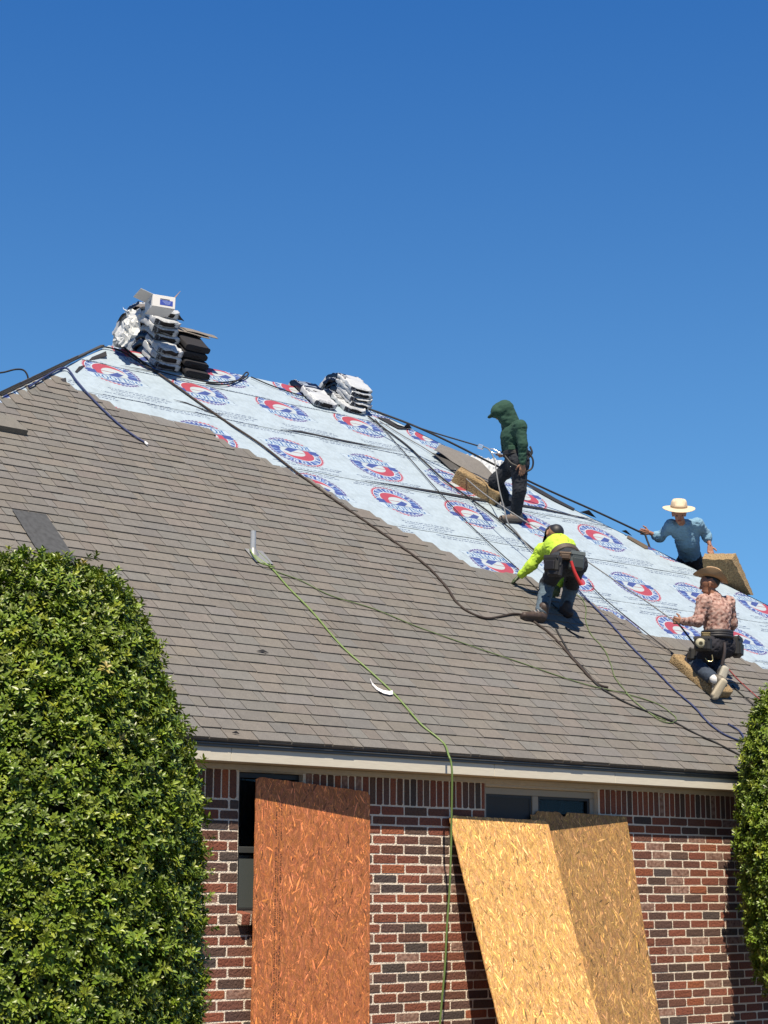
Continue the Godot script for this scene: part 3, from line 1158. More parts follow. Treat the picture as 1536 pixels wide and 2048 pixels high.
func roof_details() -> void:
	# left hip: the cut edge of the shingles on the far slope
	for q in [[0.0, 0.02, 0.022, 0.0, 7.76, 0.05], [0.05, 0.01, 0.045, 0.0, 7.2, 0.028]]:
		var mb := MB.new()
		mb.col = Color(0.05, 0.05, 0.05) if q[0] == 0.0 else Color(0.09, 0.085, 0.08)
		for i in 40:
			var s0 := lerpf(q[3], q[4], i / 40.0)
			var s1 := lerpf(q[3], q[4], (i + 1) / 40.0)
			var w := rng.randf_range(0.8, 1.15)
			var a := RP(hip_l(s0) - 0.05, s0, 0.0)
			var b := RP(hip_l(s1) - 0.05, s1, 0.0)
			var up := Vector3(0, q[2], 0)
			var inn := Vector3(0.03 * w, 0, 0)
			mb.quad(a + inn + Vector3(0, 0.0, 0), b + inn, b + inn + up, a + inn + up)
			mb.quad(a + inn + up, b + inn + up, b - Vector3(q[1], 0, 0) + up * 0.5, a - Vector3(q[1], 0, 0) + up * 0.5)
		obj("hip_edge", mb, M.shingle, roof_node)
	# ridge and right hip: sheet folded over, with torn black corners
	var hp := MB.new()
	hp.col = Color(0.1, 0.1, 0.1)
	for i in 30:
		var s0 := lerpf(2.0, 7.72, i / 30.0)
		var s1 := lerpf(2.0, 7.72, (i + 1) / 30.0)
		var up := Vector3(0, 0.012, 0)
		hp.quad(RP(hip_r(s0) - 0.03, s0, 0.012), RP(hip_r(s0) + 0.06, s0, -0.02), RP(hip_r(s1) + 0.06, s1, -0.02), RP(hip_r(s1) - 0.03, s1, 0.012))
	obj("hip_fold", hp, M.felt, roof_node)
	flap([Vector3(15.972, 6.727, -4.483), Vector3(16.139, 6.61, -4.339), Vector3(16.239, 6.498, -4.201), Vector3(16.429, 6.371, -4.055), Vector3(16.362, 6.336, -4.017), Vector3(16.157, 6.445, -4.147), Vector3(16.029, 6.551, -4.275), Vector3(15.916, 6.685, -4.435)], M.black, "torn_felt")
	flap([Vector3(16.454, 6.319, -3.993), Vector3(16.534, 6.343, -3.913), Vector3(16.679, 6.261, -3.924)], M.black, "torn_felt")
	flap([Vector3(16.919, 6.094, -3.723), Vector3(16.893, 6.088, -3.623), Vector3(17.032, 6.033, -3.65)], M.black, "torn_felt")
	flap([Vector3(14.556, 7.335, -5.212), Vector3(14.606, 7.407, -5.174), Vector3(14.738, 7.366, -5.25)], M.black, "torn_felt")
	flap([Vector3(14.238, 7.46, -5.363), Vector3(14.415, 7.462, -5.349), Vector3(14.482, 7.362, -5.213), Vector3(14.693, 7.352, -5.218), Vector3(14.438, 7.301, -5.172), Vector3(14.318, 7.393, -5.282)], M.black, "torn_felt")
	flap([Vector3(9.98, 7.329, -5.215), Vector3(10.1, 7.429, -5.325), Vector3(10.289, 7.538, -5.441), Vector3(10.357, 7.579, -5.458), Vector3(10.32, 7.493, -5.371), Vector3(10.213, 7.443, -5.342), Vector3(10.079, 7.37, -5.264)], M.black, "torn_felt")
	flap([Vector3(9.664, 7.093, -4.931), Vector3(9.78, 7.197, -5.05), Vector3(9.89, 7.249, -5.112), Vector3(9.831, 7.196, -5.052), Vector3(9.682, 7.082, -4.918)], M.black, "torn_felt")
	flap([Vector3(9.362, 6.904, -4.705), Vector3(9.436, 6.937, -4.72), Vector3(9.405, 6.868, -4.652), Vector3(9.355, 6.865, -4.658)], M.black, "torn_felt")
	# strip of old shingle left on the hip
	flap([Vector3(16.939, 6.032, -3.632), Vector3(17.114, 5.887, -3.459), Vector3(17.074, 5.845, -3.424), Vector3(17.004, 5.835, -3.412), Vector3(16.876, 5.986, -3.593)], M.wood_dark, "old_shingle", 0.012)
	# bare felt patch
	var a := [Vector2.ZERO]
	a = [Vector2(7.527, 3.269), Vector2(7.862, 3.269), Vector2(7.836, 2.537), Vector2(7.791, 2.375), Vector2(7.467, 2.306), Vector2(7.493, 2.533)]
	flap([RP(a[5].x, a[5].y, 0.027), RP(a[4].x, a[4].y, 0.027), RP(a[3].x, a[3].y, 0.027), RP(a[2].x, a[2].y, 0.027), RP(a[1].x, a[1].y, 0.027), RP(a[0].x, a[0].y, 0.027)], mat(0.058, 0.062, 0.066, 0.9, tile_noise(0.03, 4, 71, 256, Color(0.5, 0.5, 0.5), Color(1.3, 1.3, 1.3)), 0.5), "felt_patch")
	# low slant-back vent at the left
	var lv := MB.new()
	lv.col = Color(0.16, 0.155, 0.14)
	var v0: Vector2 = Vector2(8.151, 4.894)
	var t := on_roof(v0.x - 0.05, v0.y, 0.0)
	lv.quad(t * Vector3(-0.3, 0, 0.07), t * Vector3(0.22, 0, 0.07), t * Vector3(0.2, 0.36, 0.03), t * Vector3(-0.28, 0.36, 0.03))
	lv.quad(t * Vector3(-0.3, 0, 0.0), t * Vector3(0.22, 0, 0.0), t * Vector3(0.22, 0, 0.07), t * Vector3(-0.3, 0, 0.07))
	lv.tri(t * Vector3(0.22, 0, 0), t * Vector3(0.2, 0.36, 0), t * Vector3(0.22, 0, 0.07))
	lv.tri(t * Vector3(0.2, 0.36, 0.03), t * Vector3(0.22, 0, 0.07), t * Vector3(0.2, 0.36, 0))
	obj("roof_vent", lv, M.shingle, roof_node)
	# plumbing vent with its flashing
	var pv: Vector2 = Vector2(10.03, 3.119)
	var base := RP(pv.x, pv.y, 0.01)
	var vp := MB.new()
	vp.tube(PackedVector3Array([base - Vector3(0, 0.05, 0), base + Vector3(0, 0.225, 0)]), 0.027, 14, -1.0, false)
	vp.tube(PackedVector3Array([base + Vector3(0, 0.225, 0), base - Vector3(0, 0.05, 0)]), 0.022, 14, -1.0, false)
	vp.lathe(Transform3D(Basis(), base + Vector3(0, 0.225, 0)), [Vector2(0.027, 0), Vector2(0.022, 0.001)], 14)
	var vent := obj("vent_pipe", vp, M.pipe, roof_node)
	var fl := MB.new()
	var ft := on_roof(pv.x, pv.y - 0.02, 0.027)
	fl.box(ft * Transform3D(Basis(), Vector3(0.03, -0.04, 0)), Vector3(0.21, 0.24, 0.003))
	fl.lathe(Transform3D(Basis(), base), [Vector2(0.095, -0.075), Vector2(0.075, -0.03), Vector2(0.05, 0.015), Vector2(0.033, 0.045), Vector2(0.029, 0.06)], 18, func(q: Vector3) -> Vector3: return q + Vector3(0, (q.z * -0.8) * clampf((0.03 - q.y) / 0.1, 0, 1), 0))
	obj("flashing", fl, M.metal, roof_node)


# ---------------------------------------------------------------- boards leaning on the wall
func strand_image(seed_: int, w: int, h: int, printed: bool) -> ImageTexture:
	# pressed wood strands, long ways mostly up the board
	var r := RandomNumberGenerator.new()
	r.seed = seed_
	var buf := PackedByteArray()
	buf.resize(w * h * 3)
	for i in w * h:
		var q := int(150 + r.randf_range(-22, 22))
		buf[i * 3] = q
		buf[i * 3 + 1] = int(q * 0.93)
		buf[i * 3 + 2] = int(q * 0.84)
	for n in 17000:
		var c := Vector2(r.randf() * w, r.randf() * h)
		var a := PI / 2 + r.randfn() * 0.55
		var d := Vector2.from_angle(a)
		var len := r.randf_range(5.0, 24.0)
		var wid := r.randf_range(1.1, 3.8)
		var o := d.orthogonal()
		var t := r.randf_range(0.80, 1.12)
		if r.randf() < 0.10: t = r.randf_range(1.2, 1.5)
		if r.randf() < 0.035: t = r.randf_range(0.5, 0.7)
		var cr := 168.0 * t
		var cg := 168.0 * t * r.randf_range(0.90, 0.985)
		var cb := 168.0 * t * r.randf_range(0.74, 0.95)
		var ry := absf(d.y) * len + wid
		var rx := absf(d.x) * len + wid
		for y in range(maxi(0, int(c.y - ry)), mini(h, int(c.y + ry) + 1)):
			for x in range(maxi(0, int(c.x - rx)), mini(w, int(c.x + rx) + 1)):
				var p := Vector2(x, y) - c
				var u := absf(p.dot(d)) / len
				var k := absf(p.dot(o)) / wid
				if u < 1.0 and k < 1.0 - u * 0.6:
					var e := 0.80 if k > 0.82 - u * 0.6 else 1.0 - 0.07 * (p.dot(o) / wid)
					var i := (y * w + x) * 3
					buf[i] = mini(255, int(cr * e))
					buf[i + 1] = mini(255, int(cg * e))
					buf[i + 2] = mini(255, int(cb * e))
	if printed:
		# worn columns of stamped print
		for col in [[0.170, 6], [0.192, 4], [0.212, 6]]:
			var y := int(h * 0.065)
			while y < h - 10:
				var len := r.randi_range(3, 10)
				if r.randf() < 0.05: y += r.randi_range(10, 45)
				for yy in len:
					if r.randf() < 0.72 and y + yy < h:
						var x0 := int(col[0] * w) + r.randi_range(-1, 1)
						for xx in col[1]:
							if r.randf() < 0.72:
								var i: int = ((y + yy) * w + x0 + xx) * 3
								for q in 3: buf[i + q] = int(buf[i + q] * 0.36)
				y += len + r.randi_range(1, 3)
	return ImageTexture.create_from_image(Image.create_from_data(w, h, false, Image.FORMAT_RGB8, buf))


func board(called: String, label: String, tl: Vector3, tr: Vector3, bl: Vector3, br: Vector3, m: Material, bulge: float, ragged: float) -> void:
	var mb := MB.new()
	var nu := 40
	var nv := 30
	var nrm := (bl - tl).cross(tr - tl).normalized()
	var r := RandomNumberGenerator.new()
	r.seed = 3
	var top := []
	for i in nu + 1:
		var t := float(i) / nu
		var q := 0.0
		if ragged > 0.0:
			q = ragged * (1.0 if t < 0.07 or (t > 0.30 and t < 0.36) else 0.0) + ragged * 0.22 * r.randf() * (0.3 if t > 0.4 else 1.0)
			q += ragged * 0.3 * maxf(0.0, t - 0.4)
		else: q = 0.006 * r.randf() + 0.03 * maxf(0.0, t - 0.97) / 0.03 + 0.02 * maxf(0.0, 0.03 - t) / 0.03
		top.append(q)
	var f := func(i: int, j: int, back: float) -> Vector3:
		var u := float(i) / nu
		var v := float(j) / nv
		var a := tl.lerp(tr, u)
		var b := bl.lerp(br, u)
		var p := a.lerp(b, lerpf(top[i] / 2.3, 1.0, v))
		p += nrm * (bulge * sin(PI * v) * (u * u) + bulge * 0.5 * sin(PI * u) * v)
		var edge := 0.0
		if i == 0 or i == nu: edge = 0.002 * sin(j * 2.3) + 0.0015 * sin(j * 5.1)
		return p + (tr - tl).normalized() * edge - nrm * back
	mb.grid(nu, nv, func(i, j): return f.call(i, nv - j, 0.0))
	mb.grid(nu, nv, func(i, j): return f.call(nu - i, nv - j, 0.011))
	for i in mb.uv.size(): mb.uv[i] = Vector2(mb.uv[i].x, 1.0 - mb.uv[i].y)
	for j in nv:
		mb.quad(f.call(0, j, 0.011), f.call(0, j + 1, 0.011), f.call(0, j + 1, 0.0), f.call(0, j, 0.0), Vector2(0, 0), Vector2(0, 0.1), Vector2(0.01, 0.1), Vector2(0.01, 0))
		mb.quad(f.call(nu, j, 0.0), f.call(nu, j + 1, 0.0), f.call(nu, j + 1, 0.011), f.call(nu, j, 0.011), Vector2(0, 0), Vector2(0, 0.1), Vector2(0.01, 0.1), Vector2(0.01, 0))
	for i in nu:
		mb.quad(f.call(i, 0, 0.0), f.call(i + 1, 0, 0.0), f.call(i + 1, 0, 0.011), f.call(i, 0, 0.011), Vector2(0, 0), Vector2(0.1, 0), Vector2(0.1, 0.01), Vector2(0, 0.01))
		mb.quad(f.call(i, nv, 0.011), f.call(i + 1, nv, 0.011), f.call(i + 1, nv, 0.0), f.call(i, nv, 0.0), Vector2(0, 0), Vector2(0.1, 0), Vector2(0.1, 0.01), Vector2(0, 0.01))
	tag(obj(called, mb, m), label, "board", "strand boards leaning on the brick wall")


func boards() -> void:
	var plain := strand_image(101, 512, 1024, false)
	var stamped := strand_image(102, 512, 1024, true)
	for q in [["red", stamped, Color(1.22, 0.475, 0.205)], ["yellow", plain, Color(1.62, 1.03, 0.43)], ["brown", plain, Color(0.90, 0.57, 0.25)]]:
		var m := StandardMaterial3D.new()
		m.albedo_texture = q[1]
		m.albedo_color = (q[2] as Color).linear_to_srgb()
		m.roughness = 0.72
		bump(m, q[1], 0.2)
		M["board_" + q[0]] = m
	M.board_brown.uv1_offset = Vector3(0.37, 0.21, 0)
	var tl: Vector3 = Vector3(8.496, 2.493, 0.1)
	var tr: Vector3 = Vector3(9.702, 2.42, 0.03)
	var bl: Vector3 = Vector3(8.486, 0.658, 0.1)
	var br: Vector3 = Vector3(9.688, 0.606, 0.045)
	board("strand_board", "reddish orange strand board with dark stamped print leaning beside the narrow window", tl, tr, tl.lerp(bl, tl.y / (tl.y - bl.y)), tr.lerp(br, tr.y / (tr.y - br.y)), M.board_red, 0.004, 0.0)
	tl = Vector3(11.599, 2.328, -0.03)
	tr = Vector3(12.763, 2.306, 0.055)
	bl = Vector3(tl.x + 0.02, 0.5, 0.27)
	br = Vector3(12.777, 0.465, 0.4)
	board("strand_board", "weathered brown strand board with a ragged top, half behind the yellow one", tl, tr, tl.lerp(bl, tl.y / (tl.y - bl.y)), tr.lerp(br, tr.y / (tr.y - br.y)), M.board_brown, -0.012, 0.035)
	tl = Vector3(10.564, 2.253, 0.042)
	tr = Vector3(11.756, 2.239, 0.03)
	bl = Vector3(10.56, 0.601, 0.63)
	br = Vector3(11.758, 0.521, 0.65)
	board("strand_board", "bright yellow strand board leaning out in front of the brown one", tl, tr, tl.lerp(bl, tl.y / (tl.y - bl.y)), tr.lerp(br, tr.y / (tr.y - br.y)), M.board_yellow, -0.035, 0.0)


# ---------------------------------------------------------------- loose things on the roof
func block(t: Transform3D, size: Vector3, rough: float, e := 0.22, seed_ := 1) -> MB:
	# a soft block: a rounded box with a lumpy skin
	var nz := FastNoiseLite.new()
	nz.seed = seed_
	nz.frequency = 7.0
	nz.fractal_octaves = 3
	var mb := MB.new()
	var pw := func(x: float) -> float: return signf(x) * pow(absf(x), e)
	mb.grid(40, 22, func(i: int, j: int) -> Vector3:
		var a := TAU * i / 40.0
		var b := PI * (j / 22.0 - 0.5)
		var q := Vector3(pw.call(cos(b)) * pw.call(cos(a)), pw.call(cos(b)) * pw.call(sin(a)), pw.call(sin(b))) * size * 0.5
		var n := q.normalized()
		q += n * rough * nz.get_noise_3d(q.x * 1.2 + seed_, q.y * 1.2, q.z * 1.2)
		return t * q)
	return mb


func roof_gear() -> void:
	# grey shingle sheets beside the standing man, with the foam block on their lower side
	var g := [[[Vector2(14.7, 6.585), Vector2(14.867, 6.382), Vector2(14.964, 6.046), Vector2(15.154, 5.73)], 0.155, 0.06, 0.10, "dusty grey shingle sheet lying bent on the white sheet by the standing man"], [[Vector2(14.675, 6.5), Vector2(14.763, 6.174), Vector2(14.827, 5.797), Vector2(14.933, 5.488)], 0.13, 0.025, 0.055, "dark grey shingle sheet under the bent one by the standing man"]]
	for q in g:
		var p := []
		for v in q[0]: p.append(Vector3(v.x, v.y, 0))
		var c := smooth_path(p, 8)
		var m := c.size() - 1
		var sm := MB.new()
		sm.col = Color(0.16, 0.155, 0.15) if q[2] > 0.04 else Color(0.07, 0.07, 0.07)
		var f := func(i: int, j: int, off: float) -> Vector3:
			var d := (c[mini(i + 1, m)] - c[maxi(i - 1, 0)]).normalized()
			var o := Vector3(-d.y, d.x, 0)
			var w := (j / 6.0 - 0.5) * 2.0
			var x: Vector3 = c[i] + o * w * q[1]
			var t := float(i) / m
			var hh: float = q[2] + q[3] * sin(PI * t) * (0.6 + 0.4 * w) + 0.018 * sin(t * 9.0 + w * 2.0) * w
			return RP(x.x, x.y, hh + off)
		sm.grid(m, 6, func(i, j): return f.call(i, j, 0.005))
		sm.grid(m, 6, func(i, j): return f.call(m - i, j, 0.0))
		for i in m:
			sm.quad(f.call(i, 0, 0.0), f.call(i + 1, 0, 0.0), f.call(i + 1, 0, 0.005), f.call(i, 0, 0.005))
			sm.quad(f.call(i + 1, 6, 0.0), f.call(i, 6, 0.0), f.call(i, 6, 0.005), f.call(i + 1, 6, 0.005))
		for j in 6:
			sm.quad(f.call(0, j + 1, 0.0), f.call(0, j, 0.0), f.call(0, j, 0.005), f.call(0, j + 1, 0.005))
		tag(obj("shingle_sheet", sm, M.shingle), q[4], "shingle sheet")
	var a: Vector2 = Vector2(14.503, 5.826)
	var b: Vector2 = Vector2(14.843, 5.32)
	var ang := (b - a).angle()
	var t := on_roof((a.x + b.x) * 0.5, (a.y + b.y) * 0.5 + 0.02, 0.07, ang)
	tag(obj("foam_block", block(t, Vector3(0.62, 0.20, 0.22), 0.02, 0.2, 3), M.foam), "tan foam block lying under the grey shingle sheets at the standing man's feet", "foam block")
	# crumpled plastic wrap
	var wp := MB.new()
	var nz := FastNoiseLite.new()
	nz.seed = 31
	nz.frequency = 6.0
	nz.fractal_octaves = 3
	var c4 := [Vector3(14.836, 6.874, -4.644), Vector3(15.261, 6.514, -4.181), Vector3(15.796, 6.98, -4.662), Vector3(15.213, 6.988, -4.733)]
	wp.grid(26, 12, func(i: int, j: int) -> Vector3:
		var u := i / 26.0
		var v := j / 12.0
		var p: Vector3 = (c4[0] as Vector3).lerp(c4[1], u).lerp((c4[3] as Vector3).lerp(c4[2], u), v)
		var k := sin(PI * clampf(u, 0.02, 0.98)) * sin(PI * clampf(v, 0.02, 0.98))
		return p + Vector3(0, CP, SP) * (0.10 * u * k + 0.08 * absf(nz.get_noise_3d(u * 0.8, v * 0.4, 0.3)) ) + Vector3(nz.get_noise_3d(u, v, 4.0), 0, 0) * 0.03, false)
	tag(obj("plastic_wrap", wp, M.wrap), "crumpled white plastic wrap on the roof hip behind the standing man", "plastic wrap")
	# foam cushion held by the man in blue
	var A: Vector3 = Vector3(17.535, 5.694, -2.946)
	var B: Vector3 = Vector3(17.9, 5.712, -2.768)
	var C: Vector3 = Vector3(18.311, 5.312, -2.826)
	var D: Vector3 = Vector3(17.865, 5.369, -3.158)
	var back: Vector3 = Vector3(17.707, 5.804, -3.039) - A
	var side: Vector3 = Vector3(18.085, 5.823, -2.85) - B
	var low: Vector3 = Vector3(18.466, 5.337, -2.902) - C
	var fb := MB.new()
	var fz := FastNoiseLite.new()
	fz.seed = 8
	fz.frequency = 11.0
	var pt := func(u: float, v: float, w: float) -> Vector3:
		var fr := A.lerp(B, u).lerp(D.lerp(C, u), v)
		var bk := (A + back).lerp(B + side, u).lerp((D + low).lerp(C + low, u), v)
		var q := fr.lerp(bk, w)
		return q + Vector3(fz.get_noise_3dv(q), fz.get_noise_3dv(q + Vector3.ONE), fz.get_noise_3dv(q * 1.3)) * 0.016
	var n := 14
	fb.grid(n, n, func(i, j): return pt.call(float(i) / n, 1.0 - float(j) / n, 0.0))
	fb.grid(n, n, func(i, j): return pt.call(1.0 - float(i) / n, 1.0 - float(j) / n, 1.0))
	fb.grid(n, 6, func(i, j): return pt.call(float(i) / n, 0.0, j / 6.0))
	fb.grid(n, 6, func(i, j): return pt.call(float(i) / n, 1.0, 1.0 - j / 6.0))
	fb.grid(6, n, func(i, j): return pt.call(1.0, 1.0 - float(j) / n, i / 6.0))
	fb.grid(6, n, func(i, j): return pt.call(0.0, 1.0 - float(j) / n, 1.0 - i / 6.0))
	tag(obj("foam_block", fb, M.foam), "thick brown foam cushion held at the hip by the man in blue", "foam block")
	# kneeling pad
	var p0: Vector2 = Vector2(15.013, 1.983)
	var p1: Vector2 = Vector2(15.099, 1.363)
	var along := (p1 - p0)
	var up := Vector2(-along.y, along.x).normalized()
	if up.y < 0 and up.x < 0: up = -up
	var cc := (p0 + p1) * 0.5 + Vector2(0.08, 0.03)
	var kb := block(on_roof(cc.x, cc.y, 0.06, along.angle()), Vector3(along.length() + 0.08, 0.36, 0.13), 0.028, 0.34, 5)
	tag(obj("foam_block", kb, M.foam), "pitted tan foam pad under the kneeling man's knees", "foam block")
	# white crescent of torn wrap, dark scraps
	var cr := MB.new()
	var path := [Vector2(10.134, 1.025), Vector2(10.106, 0.946), Vector2(10.11, 0.864), Vector2(10.153, 0.817), Vector2(10.211, 0.802), Vector2(10.259, 0.815)]
	var wid := [0.004, 0.012, 0.026, 0.036, 0.044, 0.050]
	for i in 5:
		var q0: Vector2 = path[i]
		var q1: Vector2 = path[i + 1]
		var o := Vector2(0.35, 0.94)
		cr.quad(RP(q0.x, q0.y - 0.0, 0.035), RP(q1.x, q1.y - 0.0, 0.035), RP(q1.x + o.x * wid[i + 1], q1.y + o.y * wid[i + 1], 0.045), RP(q0.x + o.x * wid[i], q0.y + o.y * wid[i], 0.045))
		cr.quad(RP(q1.x, q1.y, 0.032), RP(q0.x, q0.y, 0.032), RP(q0.x + o.x * wid[i], q0.y + o.y * wid[i], 0.042), RP(q1.x + o.x * wid[i + 1], q1.y + o.y * wid[i + 1], 0.042))
	tag(obj("plastic_scrap", cr, M.white), "white crescent scrap lying on the brown shingles beside the green hose", "scrap")
	for q in [[Vector2(9.132, 1.31), 0.065, "dark leaf shaped scrap on the shingles below the vent pipe"], [Vector2(8.186, 0.059), 0.035, "small dark chip on the lowest shingle course above the fascia"]]:
		var sc := MB.new()
		var v: Vector2 = q[0]
		var l: float = q[1]
		sc.tri(RP(v.x - l, v.y, 0.03), RP(v.x + l * 0.2, v.y - l * 0.16, 0.03), RP(v.x + l * 0.1, v.y + l * 0.2, 0.045))
		sc.tri(RP(v.x + l * 0.2, v.y - l * 0.16, 0.03), RP(v.x + l, v.y - 0.01, 0.03), RP(v.x + l * 0.1, v.y + l * 0.2, 0.045))
		sc.tri(RP(v.x - l, v.y, 0.028), RP(v.x + l * 0.1, v.y + l * 0.2, 0.028), RP(v.x + l, v.y - 0.01, 0.028))
		tag(obj("roofing_scrap", sc, M.black), q[2], "scrap")


# ---------------------------------------------------------------- shingle bundles over the ridge
func wrap_texture() -> ImageTexture:
	var im := Image.create(384, 160, false, Image.FORMAT_RGB8)
	im.fill(Color(0.93, 0.94, 0.95))
	var r := RandomNumberGenerator.new()
	r.seed = 12
	var navy := Color(0.07, 0.10, 0.20)
	im.fill_rect(Rect2i(150, 0, 96, 160), navy)
	for side in [[8, 40], [88, 40]]:
		var y0: int = side[0]
		for i in 5:
			var x := 156 + i * 17
			var hh := r.randi_range(16, 30)
			im.fill_rect(Rect2i(x, y0 + 6, 12, hh), Color(0.78, 0.82, 0.88))
			im.fill_rect(Rect2i(x + 3, y0 + 9, 6, maxi(3, hh - 14)), navy)
	var font := SystemFont.new()
	font.font_names = PackedStringArray(["Droid Sans"])
	font.font_weight = 800
	for y in [28, 108]:
		for x in [122, 276]:
			letters(im, "ONE", font, Transform2D(PI / 2 if false else 0.0, Vector2(1, 1), 0, Vector2(x, y)), Color(0.06, 0.07, 0.10), 24.0)
	for i in 60:
		var p := Vector2(r.randf() * 384, r.randf() * 160)
		if p.x > 145 and p.x < 250: continue
		line(im, p, p + Vector2(r.randf_range(3, 9), 0), 1.5, Color(0.6, 0.64, 0.72))
	return ImageTexture.create_from_image(im)


func over_ridge(u: float, o: float, shift: float) -> Array:
	# [point without x, normal] at arc length u from the crest, o above the roof
	var crest := RP(0, 7.786, 0.0)
	u += shift
	var arc := maxf(o + 0.05, 0.05) * PITCH
	var a := clampf(u / arc, -1.0, 1.0) * PITCH
	var rest := maxf(0.0, absf(u) - arc) * signf(u)
	var n := Vector3(0, cos(a), sin(a))
	var t := Vector3(0, -sin(a), cos(a))
	return [crest - Vector3(0, 0.05 / CP * 0.55, 0) + n * (o + 0.05) + t * rest, n, t]


func bundle(label: String, x: float, o: float, shift: float, wrapped: bool, group: String, turn := 0.0, length := 0.98, thick := 0.076) -> Node3D:
	var root := thing("shingle_bundle", label, "shingle bundle", Vector3.ZERO, group)
	var nu := 36
	var nv := 24
	var seed_ := rng.randi()
	var nz := FastNoiseLite.new()
	nz.seed = seed_
	nz.frequency = 5.0
	nz.fractal_octaves = 2
	var w := 0.335
	var sec := func(u: float, k: float, grow: float, inset: float) -> Vector3:
		var q: Array = over_ridge(u, o + thick * 0.5, shift)
		var a := TAU * k
		var px := signf(cos(a)) * pow(absf(cos(a)), 0.28) * (w * 0.5 + grow)
		var py := signf(sin(a)) * pow(absf(sin(a)), 0.38) * (thick * 0.5 + grow)
		var dent := inset * nz.get_noise_3d(u * 1.7, cos(a) * 0.22, sin(a) * 0.22)
		return Vector3(x + turn * u + px * (1.0 + dent * 2.0), q[0].y, q[0].z) + q[1] * (py + dent)
	var half := length * 0.5
	var mb := MB.new()
	if wrapped:
		mb.grid(nv, nu, func(i: int, j: int) -> Vector3: return sec.call(lerpf(-half, half, float(j) / nu), 1.0 - float(i) / nv, 0.004, 0.028))
		for i in mb.uv.size(): mb.uv[i] = Vector2(mb.uv[i].y, mb.uv[i].x)
		# the puckered ends of the wrap, open over the shingles
		for e in [-1.0, 1.0]:
			mb.grid(nv, 3, func(i: int, j: int) -> Vector3:
				var a: Vector3 = sec.call(half * e, (1.0 - float(i) / nv) if e > 0 else float(i) / nv, 0.004, 0.028)
				var c: Array = over_ridge(half * e, o + thick * 0.5, shift)
				var cc: Vector3 = Vector3(x + turn * half * e, c[0].y, c[0].z) + c[2] * e * 0.022
				var k := 0.42 * j / 3.0 * (1.0 + 0.5 * nz.get_noise_2d(i * 3.0, e * 9.0))
				return a.lerp(cc, k) + c[2] * e * 0.014 * sin(PI * j / 6.0))
		var wm := obj("wrapper", mb, M.bundle_wrap, root)
	var sh := MB.new()
	sh.col = Color(0.030, 0.026, 0.024) if wrapped else Color(0.016, 0.017, 0.02)
	var ins := -0.006 if wrapped else 0.0
	for layer in 5:
		var y0 := -0.5 + layer / 5.0
		for e in [-1.0, 1.0]:
			pass
	sh.grid(nv, nu, func(i: int, j: int) -> Vector3: return sec.call(lerpf(-half - 0.006, half + 0.006, float(j) / nu), 1.0 - float(i) / nv, ins, 0.006))
	for e in [-1.0, 1.0]:
		sh.grid(nv, 2, func(i: int, j: int) -> Vector3:
			var a: Vector3 = sec.call((half + 0.006) * e, (1.0 - float(i) / nv) if e > 0 else float(i) / nv, ins, 0.006)
			var c: Array = over_ridge((half + 0.006) * e, o + thick * 0.5, shift)
			return a.lerp(Vector3(x + turn * half * e, c[0].y, c[0].z) + c[2] * e * 0.008, j / 2.0))
	obj("shingle_stack", sh, M.shingle_edge, root)
	return root


